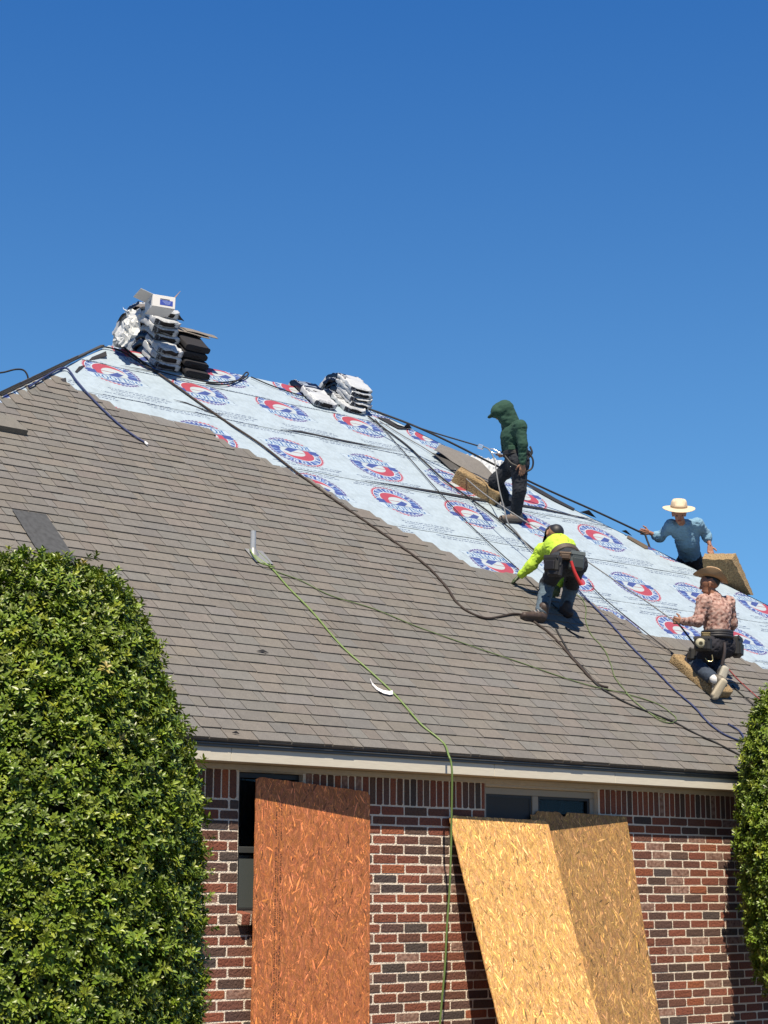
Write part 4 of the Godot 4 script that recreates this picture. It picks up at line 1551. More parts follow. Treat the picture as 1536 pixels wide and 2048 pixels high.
func stacks() -> void:
	M.bundle_wrap = StandardMaterial3D.new()
	M.bundle_wrap.albedo_texture = wrap_texture()
	M.bundle_wrap.albedo_color = Color(0.52, 0.54, 0.55).linear_to_srgb()
	M.bundle_wrap.roughness = 0.35
	M.shingle_edge = mat(1, 1, 1, 0.9, tile_noise(0.05, 3, 81, 128, Color(0.5, 0.5, 0.5), Color(1.3, 1.3, 1.3)), 0.1)
	var where := ["lowest", "second from the bottom", "third from the bottom", "fourth from the bottom", "fifth from the bottom", "second from the top", "topmost"]
	var gr := "shingle bundles stacked over the ridge"
	for k in 7:
		bundle("white wrapped shingle bundle, %s of the tall stack under the open box" % where[k], 11.12 + rng.randf_range(-0.04, 0.04) - 0.012 * k, k * 0.084, rng.randf_range(-0.11, 0.05) + (0.03 if k < 2 else -0.02), true, gr, rng.randf_range(-0.03, 0.03))
	var w4 := ["lowest", "second", "third", "topmost"]
	for k in 4:
		bundle("bare black shingle bundle, %s of the stack right of the tall one" % w4[k], 11.50 + rng.randf_range(-0.02, 0.02), k * 0.086, rng.randf_range(-0.04, 0.02), false, gr, rng.randf_range(-0.02, 0.02))
	var w5 := ["lowest", "second", "middle", "fourth", "topmost"]
	for k in 5:
		bundle("white wrapped shingle bundle, %s of the stack halfway along the ridge" % w5[k], 13.86 + (0.0 if k < 1 else 0.10) + rng.randf_range(-0.04, 0.04), k * 0.056, 0.03 + rng.randf_range(-0.08, 0.04), true, gr, 0.03 + rng.randf_range(-0.08, 0.08), 0.98, 0.052)
	bundle("single white shingle bundle lying left of the ridge stack", 13.36, 0.0, 0.06, true, gr, 0.02)
	# sheets of grey shingle on the bare bundles, dusty sheet under the box
	var sh := MB.new()
	sh.col = Color(0.19, 0.175, 0.155)
	for q in [[11.28, 11.74, 0.37, 0.0], [11.42, 11.86, 0.385, 0.02], [11.30, 11.70, 0.36, 0.05]]:
		var f := func(i: int, j: int, up: float) -> Vector3:
			var u := lerpf(-0.42, 0.33 - q[3], j / 14.0)
			var c: Array = over_ridge(u, q[2] + 0.02 * sin(i * 0.9) * 0.3, 0.0)
			return Vector3(lerpf(q[0], q[1], i / 6.0), c[0].y, c[0].z) + c[1] * up
		sh.grid(6, 14, func(i, j): return f.call(i, 14 - j, 0.006))
		sh.grid(6, 14, func(i, j): return f.call(6 - i, 14 - j, 0.0))
		for i in 6: sh.quad(f.call(i, 14, 0.0), f.call(i + 1, 14, 0.0), f.call(i + 1, 14, 0.006), f.call(i, 14, 0.006))
		for j in 14:
			sh.quad(f.call(6, j + 1, 0.0), f.call(6, j, 0.0), f.call(6, j, 0.006), f.call(6, j + 1, 0.006))
			sh.quad(f.call(0, j, 0.0), f.call(0, j + 1, 0.0), f.call(0, j + 1, 0.006), f.call(0, j, 0.006))
	tag(obj("shingle_sheet", sh, M.shingle), "fanned grey shingle sheets laid over the bare black bundles", "shingle sheet")
	var ds := MB.new()
	ds.col = Color(0.15, 0.145, 0.14)
	var top := 0.585
	var nz := FastNoiseLite.new()
	nz.seed = 17
	nz.frequency = 2.2
	var dsf := func(i: int, j: int, up: float) -> Vector3:
		var u := lerpf(-0.35, 0.36, j / 20.0)
		var c: Array = over_ridge(u, top + 0.03 * nz.get_noise_2d(i * 0.13, u * 2.0) , 0.0)
		var fall := 0.10 * pow(absf(i / 12.0 - 0.45) * 2.0, 2.5)
		return Vector3(lerpf(10.84, 11.34, i / 12.0), c[0].y - fall, c[0].z) + c[1] * up
	ds.grid(12, 20, func(i, j): return dsf.call(i, 20 - j, 0.006))
	ds.grid(12, 20, func(i, j): return dsf.call(12 - i, 20 - j, 0.0))
	tag(obj("felt_sheet", ds, M.shingle), "limp dusty felt sheet draped on the tall stack under the box", "felt sheet")
	# crumpled wrap hanging on the left of the tall stack
	var cw := MB.new()
	var cn := FastNoiseLite.new()
	cn.seed = 23
	cn.frequency = 2.6
	cn.fractal_octaves = 3
	var q4 := [Vector3(10.535, 7.718, -5.605), Vector3(10.498, 7.626, -5.287), Vector3(10.691, 8.008, -5.195), Vector3(10.694, 8.189, -5.61)]
	cw.grid(17, 20, func(i: int, j: int) -> Vector3:
		var u := i / 17.0
		var v := j / 20.0
		var p: Vector3 = (q4[0] as Vector3).lerp(q4[1], u).lerp((q4[3] as Vector3).lerp(q4[2], u), v)
		var e := Vector3(cn.get_noise_3d(u, v, 0.0), cn.get_noise_3d(u, v, 3.0), cn.get_noise_3d(u, v, 6.0))
		return p + e * 0.085 + Vector3(-0.15, 0.15, 0.30) * 0.22 * sin(PI * u) * (0.4 + 0.6 * sin(PI * v)), false)
	tag(obj("plastic_wrap", cw, M.wrap), "crumpled white wrap hanging off the left side of the tall bundle stack", "plastic wrap")
	# the open carton on top
	var bx := thing("cardboard_box", "open white cardboard box with a blue label on the tall bundle stack", "box", Vector3.ZERO)
	var o: Vector3 = Vector3(10.792, 8.099, -5.045)
	var bt := Transform3D(Basis(Vector3.UP, -0.28) * Basis(Vector3(0, 0, 1), -0.03) * Basis(Vector3.RIGHT, -0.03), o)
	var W := 0.262
	var H := 0.135
	var D := 0.30
	var bm := MB.new()
	for q in [[Vector3(0, 0, D * 0.5), Vector3(W, H, 0.005)], [Vector3(0, 0, -D * 0.5), Vector3(W, H, 0.005)], [Vector3(-W * 0.5, 0, 0), Vector3(0.005, H, D - 0.006)], [Vector3(W * 0.5, 0, 0), Vector3(0.005, H, D - 0.006)], [Vector3(0, -H * 0.5, 0), Vector3(W - 0.006, 0.005, D - 0.006)]]:
		bm.box(bt * Transform3D(Basis(), q[0]), q[1], 0.0012)
	obj("carton", bm, M.card, bx)
	# [hinge, axis, angle, size]
	for q in [[Vector3(0, H * 0.5 + 0.003, D * 0.5), Vector3.RIGHT, -0.62, Vector3(W, 0.004, 0.12), Vector3(0, 0, -0.06)], [Vector3(-W * 0.5, H * 0.5 + 0.003, 0), Vector3(0, 0, 1), -0.30, Vector3(0.15, 0.004, D), Vector3(-0.075, 0, 0)], [Vector3(W * 0.5, H * 0.5 + 0.003, 0), Vector3(0, 0, 1), 1.0, Vector3(0.12, 0.004, D * 0.8), Vector3(0.06, 0, 0)]]:
		var fm := MB.new()
		fm.box(bt * Transform3D(Basis(q[1], q[2]), q[0]) * Transform3D(Basis(), q[4]), q[3], 0.001)
		obj("flap", fm, M.card if q[0].x < 0.05 else M.kraft, bx)
	var lb := MB.new()
	lb.box(bt * Transform3D(Basis(), Vector3(0.028, -0.012, D * 0.5 + 0.0035)), Vector3(0.15, 0.06, 0.002))
	obj("label", lb, M.blue_ink, bx)
	var lt := MB.new()
	lt.box(bt * Transform3D(Basis(), Vector3(0.01, 0.028, D * 0.5 + 0.0035)), Vector3(0.11, 0.009, 0.002))
	for i in 3: lt.box(bt * Transform3D(Basis(), Vector3(-W * 0.5 - 0.0035, 0.015 - 0.022 * i, 0.04 + 0.02 * i)), Vector3(0.002, 0.010, 0.07 - 0.02 * i))
	obj("print", lt, M.navy, bx)
	var lw := MB.new()
	for i in 3: lw.box(bt * Transform3D(Basis(), Vector3(0.03 + 0.004 * i, 0.002 - 0.013 * i, D * 0.5 + 0.005)), Vector3(0.10 - 0.02 * i, 0.005, 0.0015))
	obj("print", lw, mat(0.25, 0.33, 0.62), bx)


# ---------------------------------------------------------------- ropes and hoses
func rope(called: String, label: String, pts: Array, radius: float, m: Material, cat := "rope", sub := 6) -> MeshInstance3D:
	var mb := MB.new()
	mb.tube(smooth_path(pts, sub), radius, 7)
	return tag(obj(called, mb, m), label, cat, "safety ropes and lines on the roof" if cat == "rope" else "") as MeshInstance3D


func laid(p: Array, h := 0.026) -> Array:
	var out := []
	for v in p: out.append(RP(v.x, v.y, h))
	return out


func ropes() -> void:
	var h := 0.03
	# green air hoses tied to the vent pipe
	var a := laid([Vector2(10.019, 3.153), Vector2(10.02, 3.027), Vector2(10.095, 2.856), Vector2(10.101, 2.516), Vector2(10.142, 2.117), Vector2(10.144, 1.563), Vector2(10.227, 1.191), Vector2(10.292, 0.804), Vector2(10.297, 0.4), Vector2(10.355, 0.219), Vector2(10.37, 0.093)])
	a.append_array([Vector3(10.217, 2.722, 0.425), Vector3(10.213, 2.663, 0.459), Vector3(10.218, 2.576, 0.466), Vector3(10.234, 2.455, 0.447), Vector3(10.266, 2.193, 0.403), Vector3(10.282, 1.951, 0.377), Vector3(10.296, 1.628, 0.341), Vector3(10.298, 1.347, 0.306), Vector3(10.315, 1.027, 0.26), Vector3(10.32, 0.747, 0.215), Vector3(10.326, 0.469, 0.171)])
	rope("air_hose", "bright green air hose running down the roof and hanging past the brick wall", a, 0.009, M.hose, "hose")
	rope("air_hose", "thin green hose crossing the shingles from the vent pipe to the right", laid([Vector2(10.101, 3.154), Vector2(10.128, 2.979), Vector2(10.113, 2.816), Vector2(10.346, 2.687), Vector2(10.576, 2.47), Vector2(11.002, 2.322), Vector2(11.378, 2.084), Vector2(11.739, 1.91), Vector2(12.11, 1.744), Vector2(12.417, 1.617), Vector2(12.821, 1.432), Vector2(13.152, 1.32), Vector2(13.585, 1.236), Vector2(13.919, 1.111), Vector2(14.005, 0.94), Vector2(13.978, 0.844), Vector2(13.837, 0.771), Vector2(13.7, 0.799), Vector2(13.638, 0.96), Vector2(13.599, 1.1), Vector2(13.601, 1.255)]), 0.006, M.hose_dull, "hose")
	rope("air_hose", "thin green hose looping down the shingles from behind the bending man", laid([Vector2(14.501, 3.248), Vector2(14.524, 3.15), Vector2(14.405, 2.937), Vector2(14.179, 2.67), Vector2(14.02, 2.374), Vector2(13.997, 2.182), Vector2(13.95, 2.016), Vector2(13.817, 1.769), Vector2(13.671, 1.526), Vector2(13.627, 1.327), Vector2(13.599, 1.083), Vector2(13.661, 0.904), Vector2(13.789, 0.8)]), 0.0055, M.hose_dull, "hose")
	var lp := laid([Vector2(9.981, 3.126), Vector2(9.953, 2.968), Vector2(9.984, 2.877), Vector2(10.11, 2.842)], 0.05)
	rope("air_hose", "loose bend of green hose lying on the vent flashing", lp, 0.0075, M.hose, "hose")
	# brown rope from the ridge to the bending man and on
	rope("safety_rope", "brown rope sagging down the roof from the tall stack to the bending man's boots", laid([Vector2(10.738, 7.822), Vector2(10.777, 7.645), Vector2(10.887, 7.334), Vector2(11.024, 6.989), Vector2(11.182, 6.562), Vector2(11.351, 6.171), Vector2(11.563, 5.744), Vector2(11.699, 5.258), Vector2(11.875, 4.742), Vector2(12.07, 4.277), Vector2(12.261, 3.821), Vector2(12.398, 3.403), Vector2(12.387, 2.985), Vector2(12.318, 2.69), Vector2(12.347, 2.538), Vector2(12.436, 2.453), Vector2(12.579, 2.432), Vector2(12.81, 2.509), Vector2(13.054, 2.598), Vector2(13.212, 2.589), Vector2(13.279, 2.45), Vector2(13.329, 2.29), Vector2(13.32, 2.041), Vector2(13.295, 1.848), Vector2(13.279, 1.65), Vector2(13.263, 1.455), Vector2(13.303, 1.348), Vector2(13.391, 1.324)]), 0.013, M.rope_brown)
	rope("safety_rope", "dark rope running from the bending man down to the eave at the right", laid([Vector2(13.514, 2.395), Vector2(13.403, 2.117), Vector2(13.32, 1.878), Vector2(13.303, 1.635), Vector2(13.263, 1.369), Vector2(13.319, 1.221), Vector2(13.462, 1.051), Vector2(13.678, 0.922), Vector2(13.895, 0.793), Vector2(14.061, 0.609), Vector2(14.238, 0.475), Vector2(14.373, 0.338), Vector2(14.49, 0.184)]), 0.010, M.rope_black)
	rope("safety_rope", "short dark rope end beside the bending man's right boot", laid([Vector2(13.702, 2.464), Vector2(13.717, 2.372), Vector2(13.776, 2.306), Vector2(13.845, 2.289)]), 0.007, M.rope_black)
	# ropes at the left end
	rope("safety_rope", "dark blue rope with a white tip lying over the shingles at the left", laid([Vector2(8.801, 6.049), Vector2(9.161, 6.435), Vector2(9.421, 6.7), Vector2(9.543, 6.772), Vector2(9.561, 6.685), Vector2(9.546, 6.492), Vector2(9.556, 6.164), Vector2(9.589, 5.829), Vector2(9.651, 5.502), Vector2(9.735, 5.294), Vector2(9.798, 5.198)], 0.034), 0.011, M.rope_blue)
	var tip := MB.new()
	tip.tube(PackedVector3Array(laid([Vector2(9.797, 5.208), Vector2(9.81, 5.159)], 0.034)), 0.013, 8)
	tag(obj("rope_tip", tip, M.white), "white taped tip at the end of the dark blue rope", "rope tip")
	rope("safety_rope", "black cord curving up against the sky at the far left hip", [Vector3(9.048, 7.125, -5.68), Vector3(9.197, 7.159, -5.679), Vector3(9.32, 7.205, -5.63), Vector3(9.412, 7.214, -5.618), Vector3(9.452, 7.165, -5.597), Vector3(9.468, 7.106, -5.599), Vector3(9.457, 7.063, -5.62), Vector3(9.39, 7.001, -5.627), Vector3(9.29, 6.934, -5.662), Vector3(9.11, 6.822, -5.711)], 0.010, M.rope_black)
	rope("safety_rope", "black cord passing under the bundle stacks and looping at the ridge", laid([Vector2(8.353, 5.697), Vector2(8.898, 6.22), Vector2(9.379, 6.671), Vector2(9.918, 7.214), Vector2(10.3, 7.572), Vector2(10.452, 7.662), Vector2(10.651, 7.618), Vector2(10.819, 7.332), Vector2(11.048, 7.247), Vector2(11.354, 7.241), Vector2(11.681, 7.266), Vector2(12.001, 7.402), Vector2(12.301, 7.596), Vector2(12.495, 7.79), Vector2(12.493, 7.843), Vector2(12.236, 7.558), Vector2(11.914, 7.304), Vector2(11.577, 7.201)], 0.035), 0.009, M.rope_black)
	# lines along the ridge and the right hip
	rope("safety_rope", "thin black line along the ridge sheet towards the ridge stack", laid([Vector2(12.515, 7.745), Vector2(12.739, 7.606), Vector2(13.031, 7.505), Vector2(13.416, 7.449), Vector2(13.778, 7.435), Vector2(14.108, 7.473), Vector2(14.338, 7.514), Vector2(14.525, 7.418), Vector2(14.681, 7.338)], 0.03), 0.008, M.rope_black)
	rope("safety_rope", "taut black line above the hip from the ridge stack to the man in blue", [Vector3(13.791, 7.398, -4.959), Vector3(14.124, 7.17, -4.541), Vector3(14.531, 6.951, -4.26), Vector3(15.018, 6.725, -4.046), Vector3(15.828, 6.485, -3.898), Vector3(16.503, 6.305, -3.78), Vector3(17.155, 6.096, -3.623), Vector3(17.202, 6.072, -3.59), Vector3(17.214, 5.991, -3.562), Vector3(17.198, 5.892, -3.509), Vector3(17.19, 5.771, -3.482)], 0.013, M.rope_black, "rope", 4)
	rope("safety_rope", "black line from the hip up to the rope grab of the standing man", [Vector3(14.125, 7.164, -4.542), Vector3(14.254, 7.038, -4.268), Vector3(14.432, 6.926, -4.016), Vector3(14.544, 6.838, -3.812)], 0.009, M.rope_black, "rope", 4)
	rope("safety_rope", "grey rope hanging from the rope grab past the standing man's legs", [Vector3(14.548, 6.82, -3.747), Vector3(14.512, 6.75, -3.597), Vector3(14.505, 6.616, -3.505), Vector3(14.481, 6.438, -3.44), Vector3(14.481, 6.22, -3.393), Vector3(14.501, 6.005, -3.341), Vector3(14.492, 5.814, -3.268)] + laid([Vector2(14.589, 4.587), Vector2(14.517, 4.258), Vector2(14.513, 3.964)], 0.04), 0.008, M.rope_grey)
	rope("safety_rope", "black line fanning down from the ridge stack to the bending man", laid([Vector2(14.062, 7.283), Vector2(14.126, 6.991), Vector2(14.236, 6.578), Vector2(14.243, 6.129), Vector2(14.269, 5.698), Vector2(14.42, 5.243), Vector2(14.548, 4.769), Vector2(14.563, 4.446), Vector2(14.59, 4.188), Vector2(14.655, 3.941)], 0.03), 0.011, M.rope_black)
	rope("safety_rope", "thin line running from the ridge stack to the bending man's hand", laid([Vector2(14.143, 7.232), Vector2(14.065, 6.586), Vector2(14.001, 6.007), Vector2(13.929, 5.424), Vector2(13.866, 4.677), Vector2(13.883, 4.113), Vector2(13.911, 3.717), Vector2(13.896, 3.466), Vector2(13.89, 3.211), Vector2(13.883, 2.862)], 0.028), 0.006, M.rope_black)
	rope("safety_rope", "long thin grey line from the upper ridge to the kneeling man's hand", laid([Vector2(14.193, 7.197), Vector2(14.358, 6.874), Vector2(14.554, 6.577), Vector2(14.71, 6.146)], 0.03) + [Vector3(14.206, 6.127, -3.356), Vector3(14.178, 5.713, -2.691), Vector3(14.22, 5.48, -2.319), Vector3(14.409, 5.185, -1.975), Vector3(14.628, 4.903, -1.667), Vector3(14.832, 4.675, -1.424), Vector3(14.966, 4.491, -1.229)], 0.007, M.rope_grey)
	rope("safety_rope", "thin dark line from the bending man's side to the kneeling man's pad", laid([Vector2(14.972, 3.58), Vector2(14.946, 3.302), Vector2(14.975, 2.999), Vector2(15.038, 2.647), Vector2(15.086, 2.379), Vector2(15.146, 2.175)], 0.03), 0.006, M.rope_black)
	rope("safety_rope", "blue rope running down the shingles and curling into a hook", laid([Vector2(14.63, 3.407), Vector2(14.595, 3.072), Vector2(14.568, 2.707), Vector2(14.5, 2.212), Vector2(14.488, 1.752), Vector2(14.464, 1.422), Vector2(14.493, 1.115), Vector2(14.455, 0.85), Vector2(14.497, 0.667), Vector2(14.603, 0.575), Vector2(14.704, 0.559), Vector2(14.794, 0.618), Vector2(14.836, 0.742), Vector2(14.773, 0.848)], 0.03), 0.010, M.rope_blue)
	rope("safety_rope", "red cord lying on the shingles right of the kneeling man", laid([Vector2(15.881, 1.979), Vector2(15.84, 1.762), Vector2(15.838, 1.543), Vector2(15.842, 1.394), Vector2(15.848, 1.265)], 0.03), 0.006, M.rope_red)
	rope("safety_rope", "black line leaving the kneeling man's boot towards the right shrub", laid([Vector2(15.61, 1.638), Vector2(15.594, 1.467), Vector2(15.604, 1.266), Vector2(15.584, 1.036)], 0.03), 0.007, M.rope_black)
	rope("safety_rope", "dark line dropping from the kneeling man's hand to his belt", [Vector3(14.983, 4.491, -1.215), Vector3(15.008, 4.411, -1.149), Vector3(15.04, 4.309, -1.083), Vector3(15.072, 4.208, -1.017)], 0.010, M.rope_black, "rope", 4)
	rope("safety_rope", "thin line hanging from the bending man's chest to the roof", [Vector3(13.807, 5.159, -2.021), Vector3(13.862, 5.104, -2.055), Vector3(13.885, 4.999, -2.065), Vector3(13.758, 4.833, -1.949)], 0.008, M.rope_black, "rope", 4)
	# rope grab and snap hook of the standing man
	var rg := thing("rope_grab", "shiny steel rope grab and snap hook in front of the standing man", "rope grab", Vector3.ZERO)
	var p0: Vector3 = Vector3(14.511, 6.826, -3.777)
	var p1: Vector3 = Vector3(14.589, 6.768, -3.661)
	var p2: Vector3 = Vector3(14.657, 6.734, -3.586)
	var p3: Vector3 = Vector3(14.687, 6.697, -3.49)
	var d := (p1 - p0).normalized()
	var bs := Basis(d, d.cross(Vector3(0.63, 0.2, -0.75)).normalized(), Vector3(0.63, 0.2, -0.75)).orthonormalized()
	var rm := MB.new()
	rm.box(Transform3D(bs, p0 + d * 0.03), Vector3(0.075, 0.055, 0.03), 0.008)
	obj("grab_body", rm, M.steel, rg)
	var ln := MB.new()
	var loop := []
	for i in 13:
		var t := TAU * i / 12
		loop.append(p1.lerp(p2, 0.4) + bs * Vector3(0.06 * cos(t), 0.022 * sin(t), 0))
	ln.tube(PackedVector3Array(loop), 0.007, 6)
	obj("snap_hook", ln, M.steel, rg)
	var sw := MB.new()
	sw.tube(PackedVector3Array([p2 - d * 0.01, p2 + d * 0.06]), 0.016, 8)
	obj("swivel", sw, M.steel, rg)
	var lk := MB.new()
	lk.tube(smooth_path([p2 + d * 0.05, p3, Vector3(14.646, 6.646, -3.379)]), 0.010, 6)
	obj("lanyard", lk, M.rope_black, rg)


# ---------------------------------------------------------------- people
func hand(w: Vector3, tip: Vector3, pn: Vector3, curl: float, thumb: float, col: Color) -> Array:
	# palm, four fingers in two joints and a thumb; pn is where the palm looks
	var d := (tip - w).normalized()
	pn = (pn - d * pn.dot(d)).normalized()
	var s := d.cross(pn)
	var o := []
	for k in [-1.0, 0.0, 1.0]:
		o.append([w + d * 0.012 + s * k * 0.016, w + d * 0.082 + s * k * 0.026, 0.017, 0.015, col])
	var ln := [0.066, 0.078, 0.073, 0.056]
	for i in 4:
		var b := w + d * (0.088 - 0.006 * absf(i - 1.3)) + s * (i - 1.5) * 0.0195
		var d1 := (d * cos(curl) + pn * sin(curl) + s * (i - 1.5) * 0.05).normalized()
		var d2 := (d * cos(curl * 2.2) + pn * sin(curl * 2.2)).normalized()
		var m: Vector3 = b + d1 * ln[i] * 0.55
		o.append([b, m, 0.0098, 0.009, col])
		o.append([m, m + d2 * ln[i] * 0.5, 0.009, 0.0078, col])
	var tb := w + d * 0.028 + s * thumb * 0.030
	var td := (d * 0.65 + s * thumb * 0.75 + pn * 0.35).normalized()
	o.append([tb, tb + td * 0.042, 0.012, 0.0105, col])
	o.append([tb + td * 0.042, tb + td * 0.042 + (td * 0.6 + d * 0.5 + pn * 0.3 * curl).normalized() * 0.032, 0.0105, 0.0085, col])
	return o


func head(c: Vector3, fd: Vector3, up: Vector3, skin: Color, hair: Color) -> Array:
	fd = fd.normalized()
	up = (up - fd * up.dot(fd)).normalized()
	var s := fd.cross(up)
	var dark := skin * 0.25
	return [
		[c + up * 0.032 - fd * 0.028, c + up * 0.032 + fd * 0.018, 0.083, 0.078, skin],
		[c + up * 0.04 - fd * 0.04, c + up * 0.05 - fd * 0.005, 0.082, 0.078, hair],
		[c - up * 0.01 + fd * 0.028, c - up * 0.062 + fd * 0.036, 0.062, 0.046, skin],
		[c - up * 0.075 + fd * 0.040, c - up * 0.092 + fd * 0.052, 0.036, 0.025, skin],
		[c + up * 0.012 + fd * 0.086, c - up * 0.024 + fd * 0.098, 0.010, 0.0145, skin],
		[c + up * 0.036 + fd * 0.080 - s * 0.034, c + up * 0.036 + fd * 0.080 + s * 0.034, 0.014, 0.014, skin],
		[c + up * 0.012 + fd * 0.083 - s * 0.034, c + up * 0.012 + fd * 0.083 - s * 0.026, 0.0105, 0.0105, dark],
		[c + up * 0.012 + fd * 0.083 + s * 0.026, c + up * 0.012 + fd * 0.083 + s * 0.034, 0.0105, 0.0105, dark],
		[c - up * 0.056 + fd * 0.084 - s * 0.018, c - up * 0.056 + fd * 0.084 + s * 0.018, 0.008, 0.008, skin * Color(0.8, 0.5, 0.5)],
		[c + up * 0.012 + s * 0.080 - fd * 0.008, c - up * 0.026 + s * 0.076, 0.015, 0.011, skin],
		[c + up * 0.012 - s * 0.080 - fd * 0.008, c - up * 0.026 - s * 0.076, 0.015, 0.011, skin],
	]


func boot(root: Node3D, called: String, ankle: Vector3, heel: Vector3, toe: Vector3, up: Vector3, col: Color, sole: Color) -> void:
	var d := (toe - heel).normalized()
	up = (up - d * up.dot(d)).normalized()
	var o := [
		[ankle + up * 0.05, ankle.lerp(heel, 0.5) + up * 0.02, 0.056, 0.052, col],
		[heel + d * 0.02 + up * 0.034, heel + d * 0.10 + up * 0.044, 0.042, 0.044, col],
		[heel + d * 0.10 + up * 0.040, toe - d * 0.045 + up * 0.032, 0.043, 0.036, col],
	]
	var s := d.cross(up).normalized()
	for k in [-1.0, 1.0]:
		o.append([heel + d * 0.02 + s * 0.022 * k, toe - d * 0.05 + s * 0.026 * k, 0.022, 0.021, sole])
	o.append([heel + d * 0.02, toe - d * 0.03, 0.024, 0.022, sole])
	# lacing
	for q in 4:
		var p := (ankle.lerp(heel, 0.5)).lerp(toe, 0.24 + 0.1 * q) + up * (0.085 - 0.011 * q)
		o.append([p - s * 0.02, p + s * 0.02, 0.007, 0.007, sole.lerp(Color(0.5, 0.5, 0.5), 0.5)])
	obj(called, flesh(o, 0.009, 0.016), M.leather, root)


func figure(label: String, J: Dictionary, look: Dictionary) -> Node3D:
	var root := thing("person", label, "person", Vector3.ZERO, "roofers at work on the roof")
	var sk: Color = look.skin
	var torso_up: Vector3 = (J.neck - J.pel).normalized()
	var sR: Vector3 = J.shR
	var sL: Vector3 = J.shL
	# body: one surface under the clothes, with head and hands in finer cells
	var b := [[J.pel, J.chest, 0.115, 0.125, sk], [J.chest, J.neck - torso_up * 0.05, 0.12, 0.07, sk], [sL, sR, 0.052, 0.052, sk], [J.neck - torso_up * 0.05, J.head - torso_up * 0.02, 0.052, 0.05, sk],
		[J.hiL, J.hiR, 0.10, 0.10, sk]]
	for q in ["L", "R"]:
		b.append([J["sh" + q], J["el" + q], 0.048, 0.038, sk])
		b.append([J["el" + q], J["wr" + q], 0.038, 0.026, sk])
		b.append([J["hi" + q], J["kn" + q], 0.078, 0.054, sk])
		b.append([J["kn" + q], J["an" + q], 0.052, 0.036, sk])
	var mb := flesh(b, 0.016, 0.03)
	mb.add(flesh(head(J.head, look.face, look.get("up", torso_up), sk, look.hair), 0.0055, 0.012))
	for q in ["L", "R"]:
		var hc: Color = look.get("glove", sk)
		mb.add(flesh(hand(J["wr" + q], J["ha" + q], look["palm" + q], look["curl" + q], look["thumb" + q], hc), 0.0042, 0.007))
		if look.has("glove"):
			mb.add(flesh([[(J["wr" + q] as Vector3).lerp(J["el" + q], 0.16), J["wr" + q], 0.035, 0.032, hc]], 0.008, 0.01))
	obj("body", mb, M.skin, root)
	# shirt
	var sc: Color = look.shirt
	var sh := [[J.pel + torso_up * look.get("waist", 0.06), J.chest, 0.135, 0.15, sc], [J.chest, J.neck - torso_up * 0.06, 0.148, 0.08, sc], [sL, sR, 0.068, 0.068, sc], [(J.chest as Vector3).lerp(sL, 0.5), sL, 0.10, 0.066, sc], [(J.chest as Vector3).lerp(sR, 0.5), sR, 0.10, 0.066, sc]]
	for q in ["L", "R"]:
		var cuff: float = look.get("cuff", 0.92)
		sh.append([J["sh" + q], J["el" + q], 0.070, 0.056, sc])
		sh.append([J["el" + q], (J["el" + q] as Vector3).lerp(J["wr" + q], cuff), 0.055, 0.044, sc])
		if cuff < 0.6: sh.append([(J["el" + q] as Vector3).lerp(J["wr" + q], cuff * 0.7), (J["el" + q] as Vector3).lerp(J["wr" + q], cuff), 0.060, 0.058, sc * 1.05])
	if look.get("collar", true): sh.append([J.neck - torso_up * 0.06, J.neck - torso_up * 0.02, 0.068, 0.062, sc])
	obj("shirt", flesh(sh, 0.0125, 0.035, 0.012, 11.0), look.shirt_mat, root)
	# trousers
	var tc: Color = look.trousers
	var tr := [[J.hiL, J.hiR, 0.128, 0.128, tc], [J.pel, J.pel + torso_up * 0.07, 0.14, 0.145, tc]]
	for q in ["L", "R"]:
		tr.append([J["hi" + q], J["kn" + q], 0.108, 0.078, tc])
		tr.append([J["kn" + q], (J["kn" + q] as Vector3).lerp(J["an" + q], look.get("hem", 1.0)), 0.077, 0.068, look.get("shin", tc)])
	obj("trousers", flesh(tr, 0.0125, 0.03, 0.013, 12.0), M.denim, root)
	return root


func belt(root: Node3D, c: Vector3, up: Vector3, side: Vector3, rx: float, rz: float, col: Color, r := 0.024) -> Node3D:
	side = (side - up * side.dot(up)).normalized()
	var f := side.cross(up)
	var pts := []
	for i in 25:
		var a := TAU * i / 24
		pts.append(c + side * cos(a) * rx + f * sin(a) * rz)
	var mb := MB.new()
	mb.col = col
	for k in [-0.7, 0.0, 0.7]:
		var q := PackedVector3Array()
		for p in pts: q.append(p + up * r * k)
		mb.tube(q, r * 0.62, 6)
	return obj("tool_belt", mb, M.leather, root)


func pouch(parent: Node3D, called: String, c: Vector3, up: Vector3, out: Vector3, size: Vector3, col: Color) -> void:
	out = (out - up * out.dot(up)).normalized()
	var b := Basis(up.cross(out), up, out)
	var mb := MB.new()
	mb.col = col
	mb.box(Transform3D(b, c), size, minf(size.x, minf(size.y, size.z)) * 0.22)
	mb.col = col * 1.25
	mb.box(Transform3D(b * Basis(Vector3.RIGHT, -0.25), c + up * size.y * 0.42 + out * size.z * 0.42), Vector3(size.x * 1.02, size.y * 0.22, 0.012), 0.003)
	mb.col = col * 0.7
	mb.box(Transform3D(b, c - up * size.y * 0.12 + out * (size.z * 0.5 + 0.008)), Vector3(size.x * 0.7, size.y * 0.55, 0.02), 0.006)
	obj(called, mb, M.leather, parent)


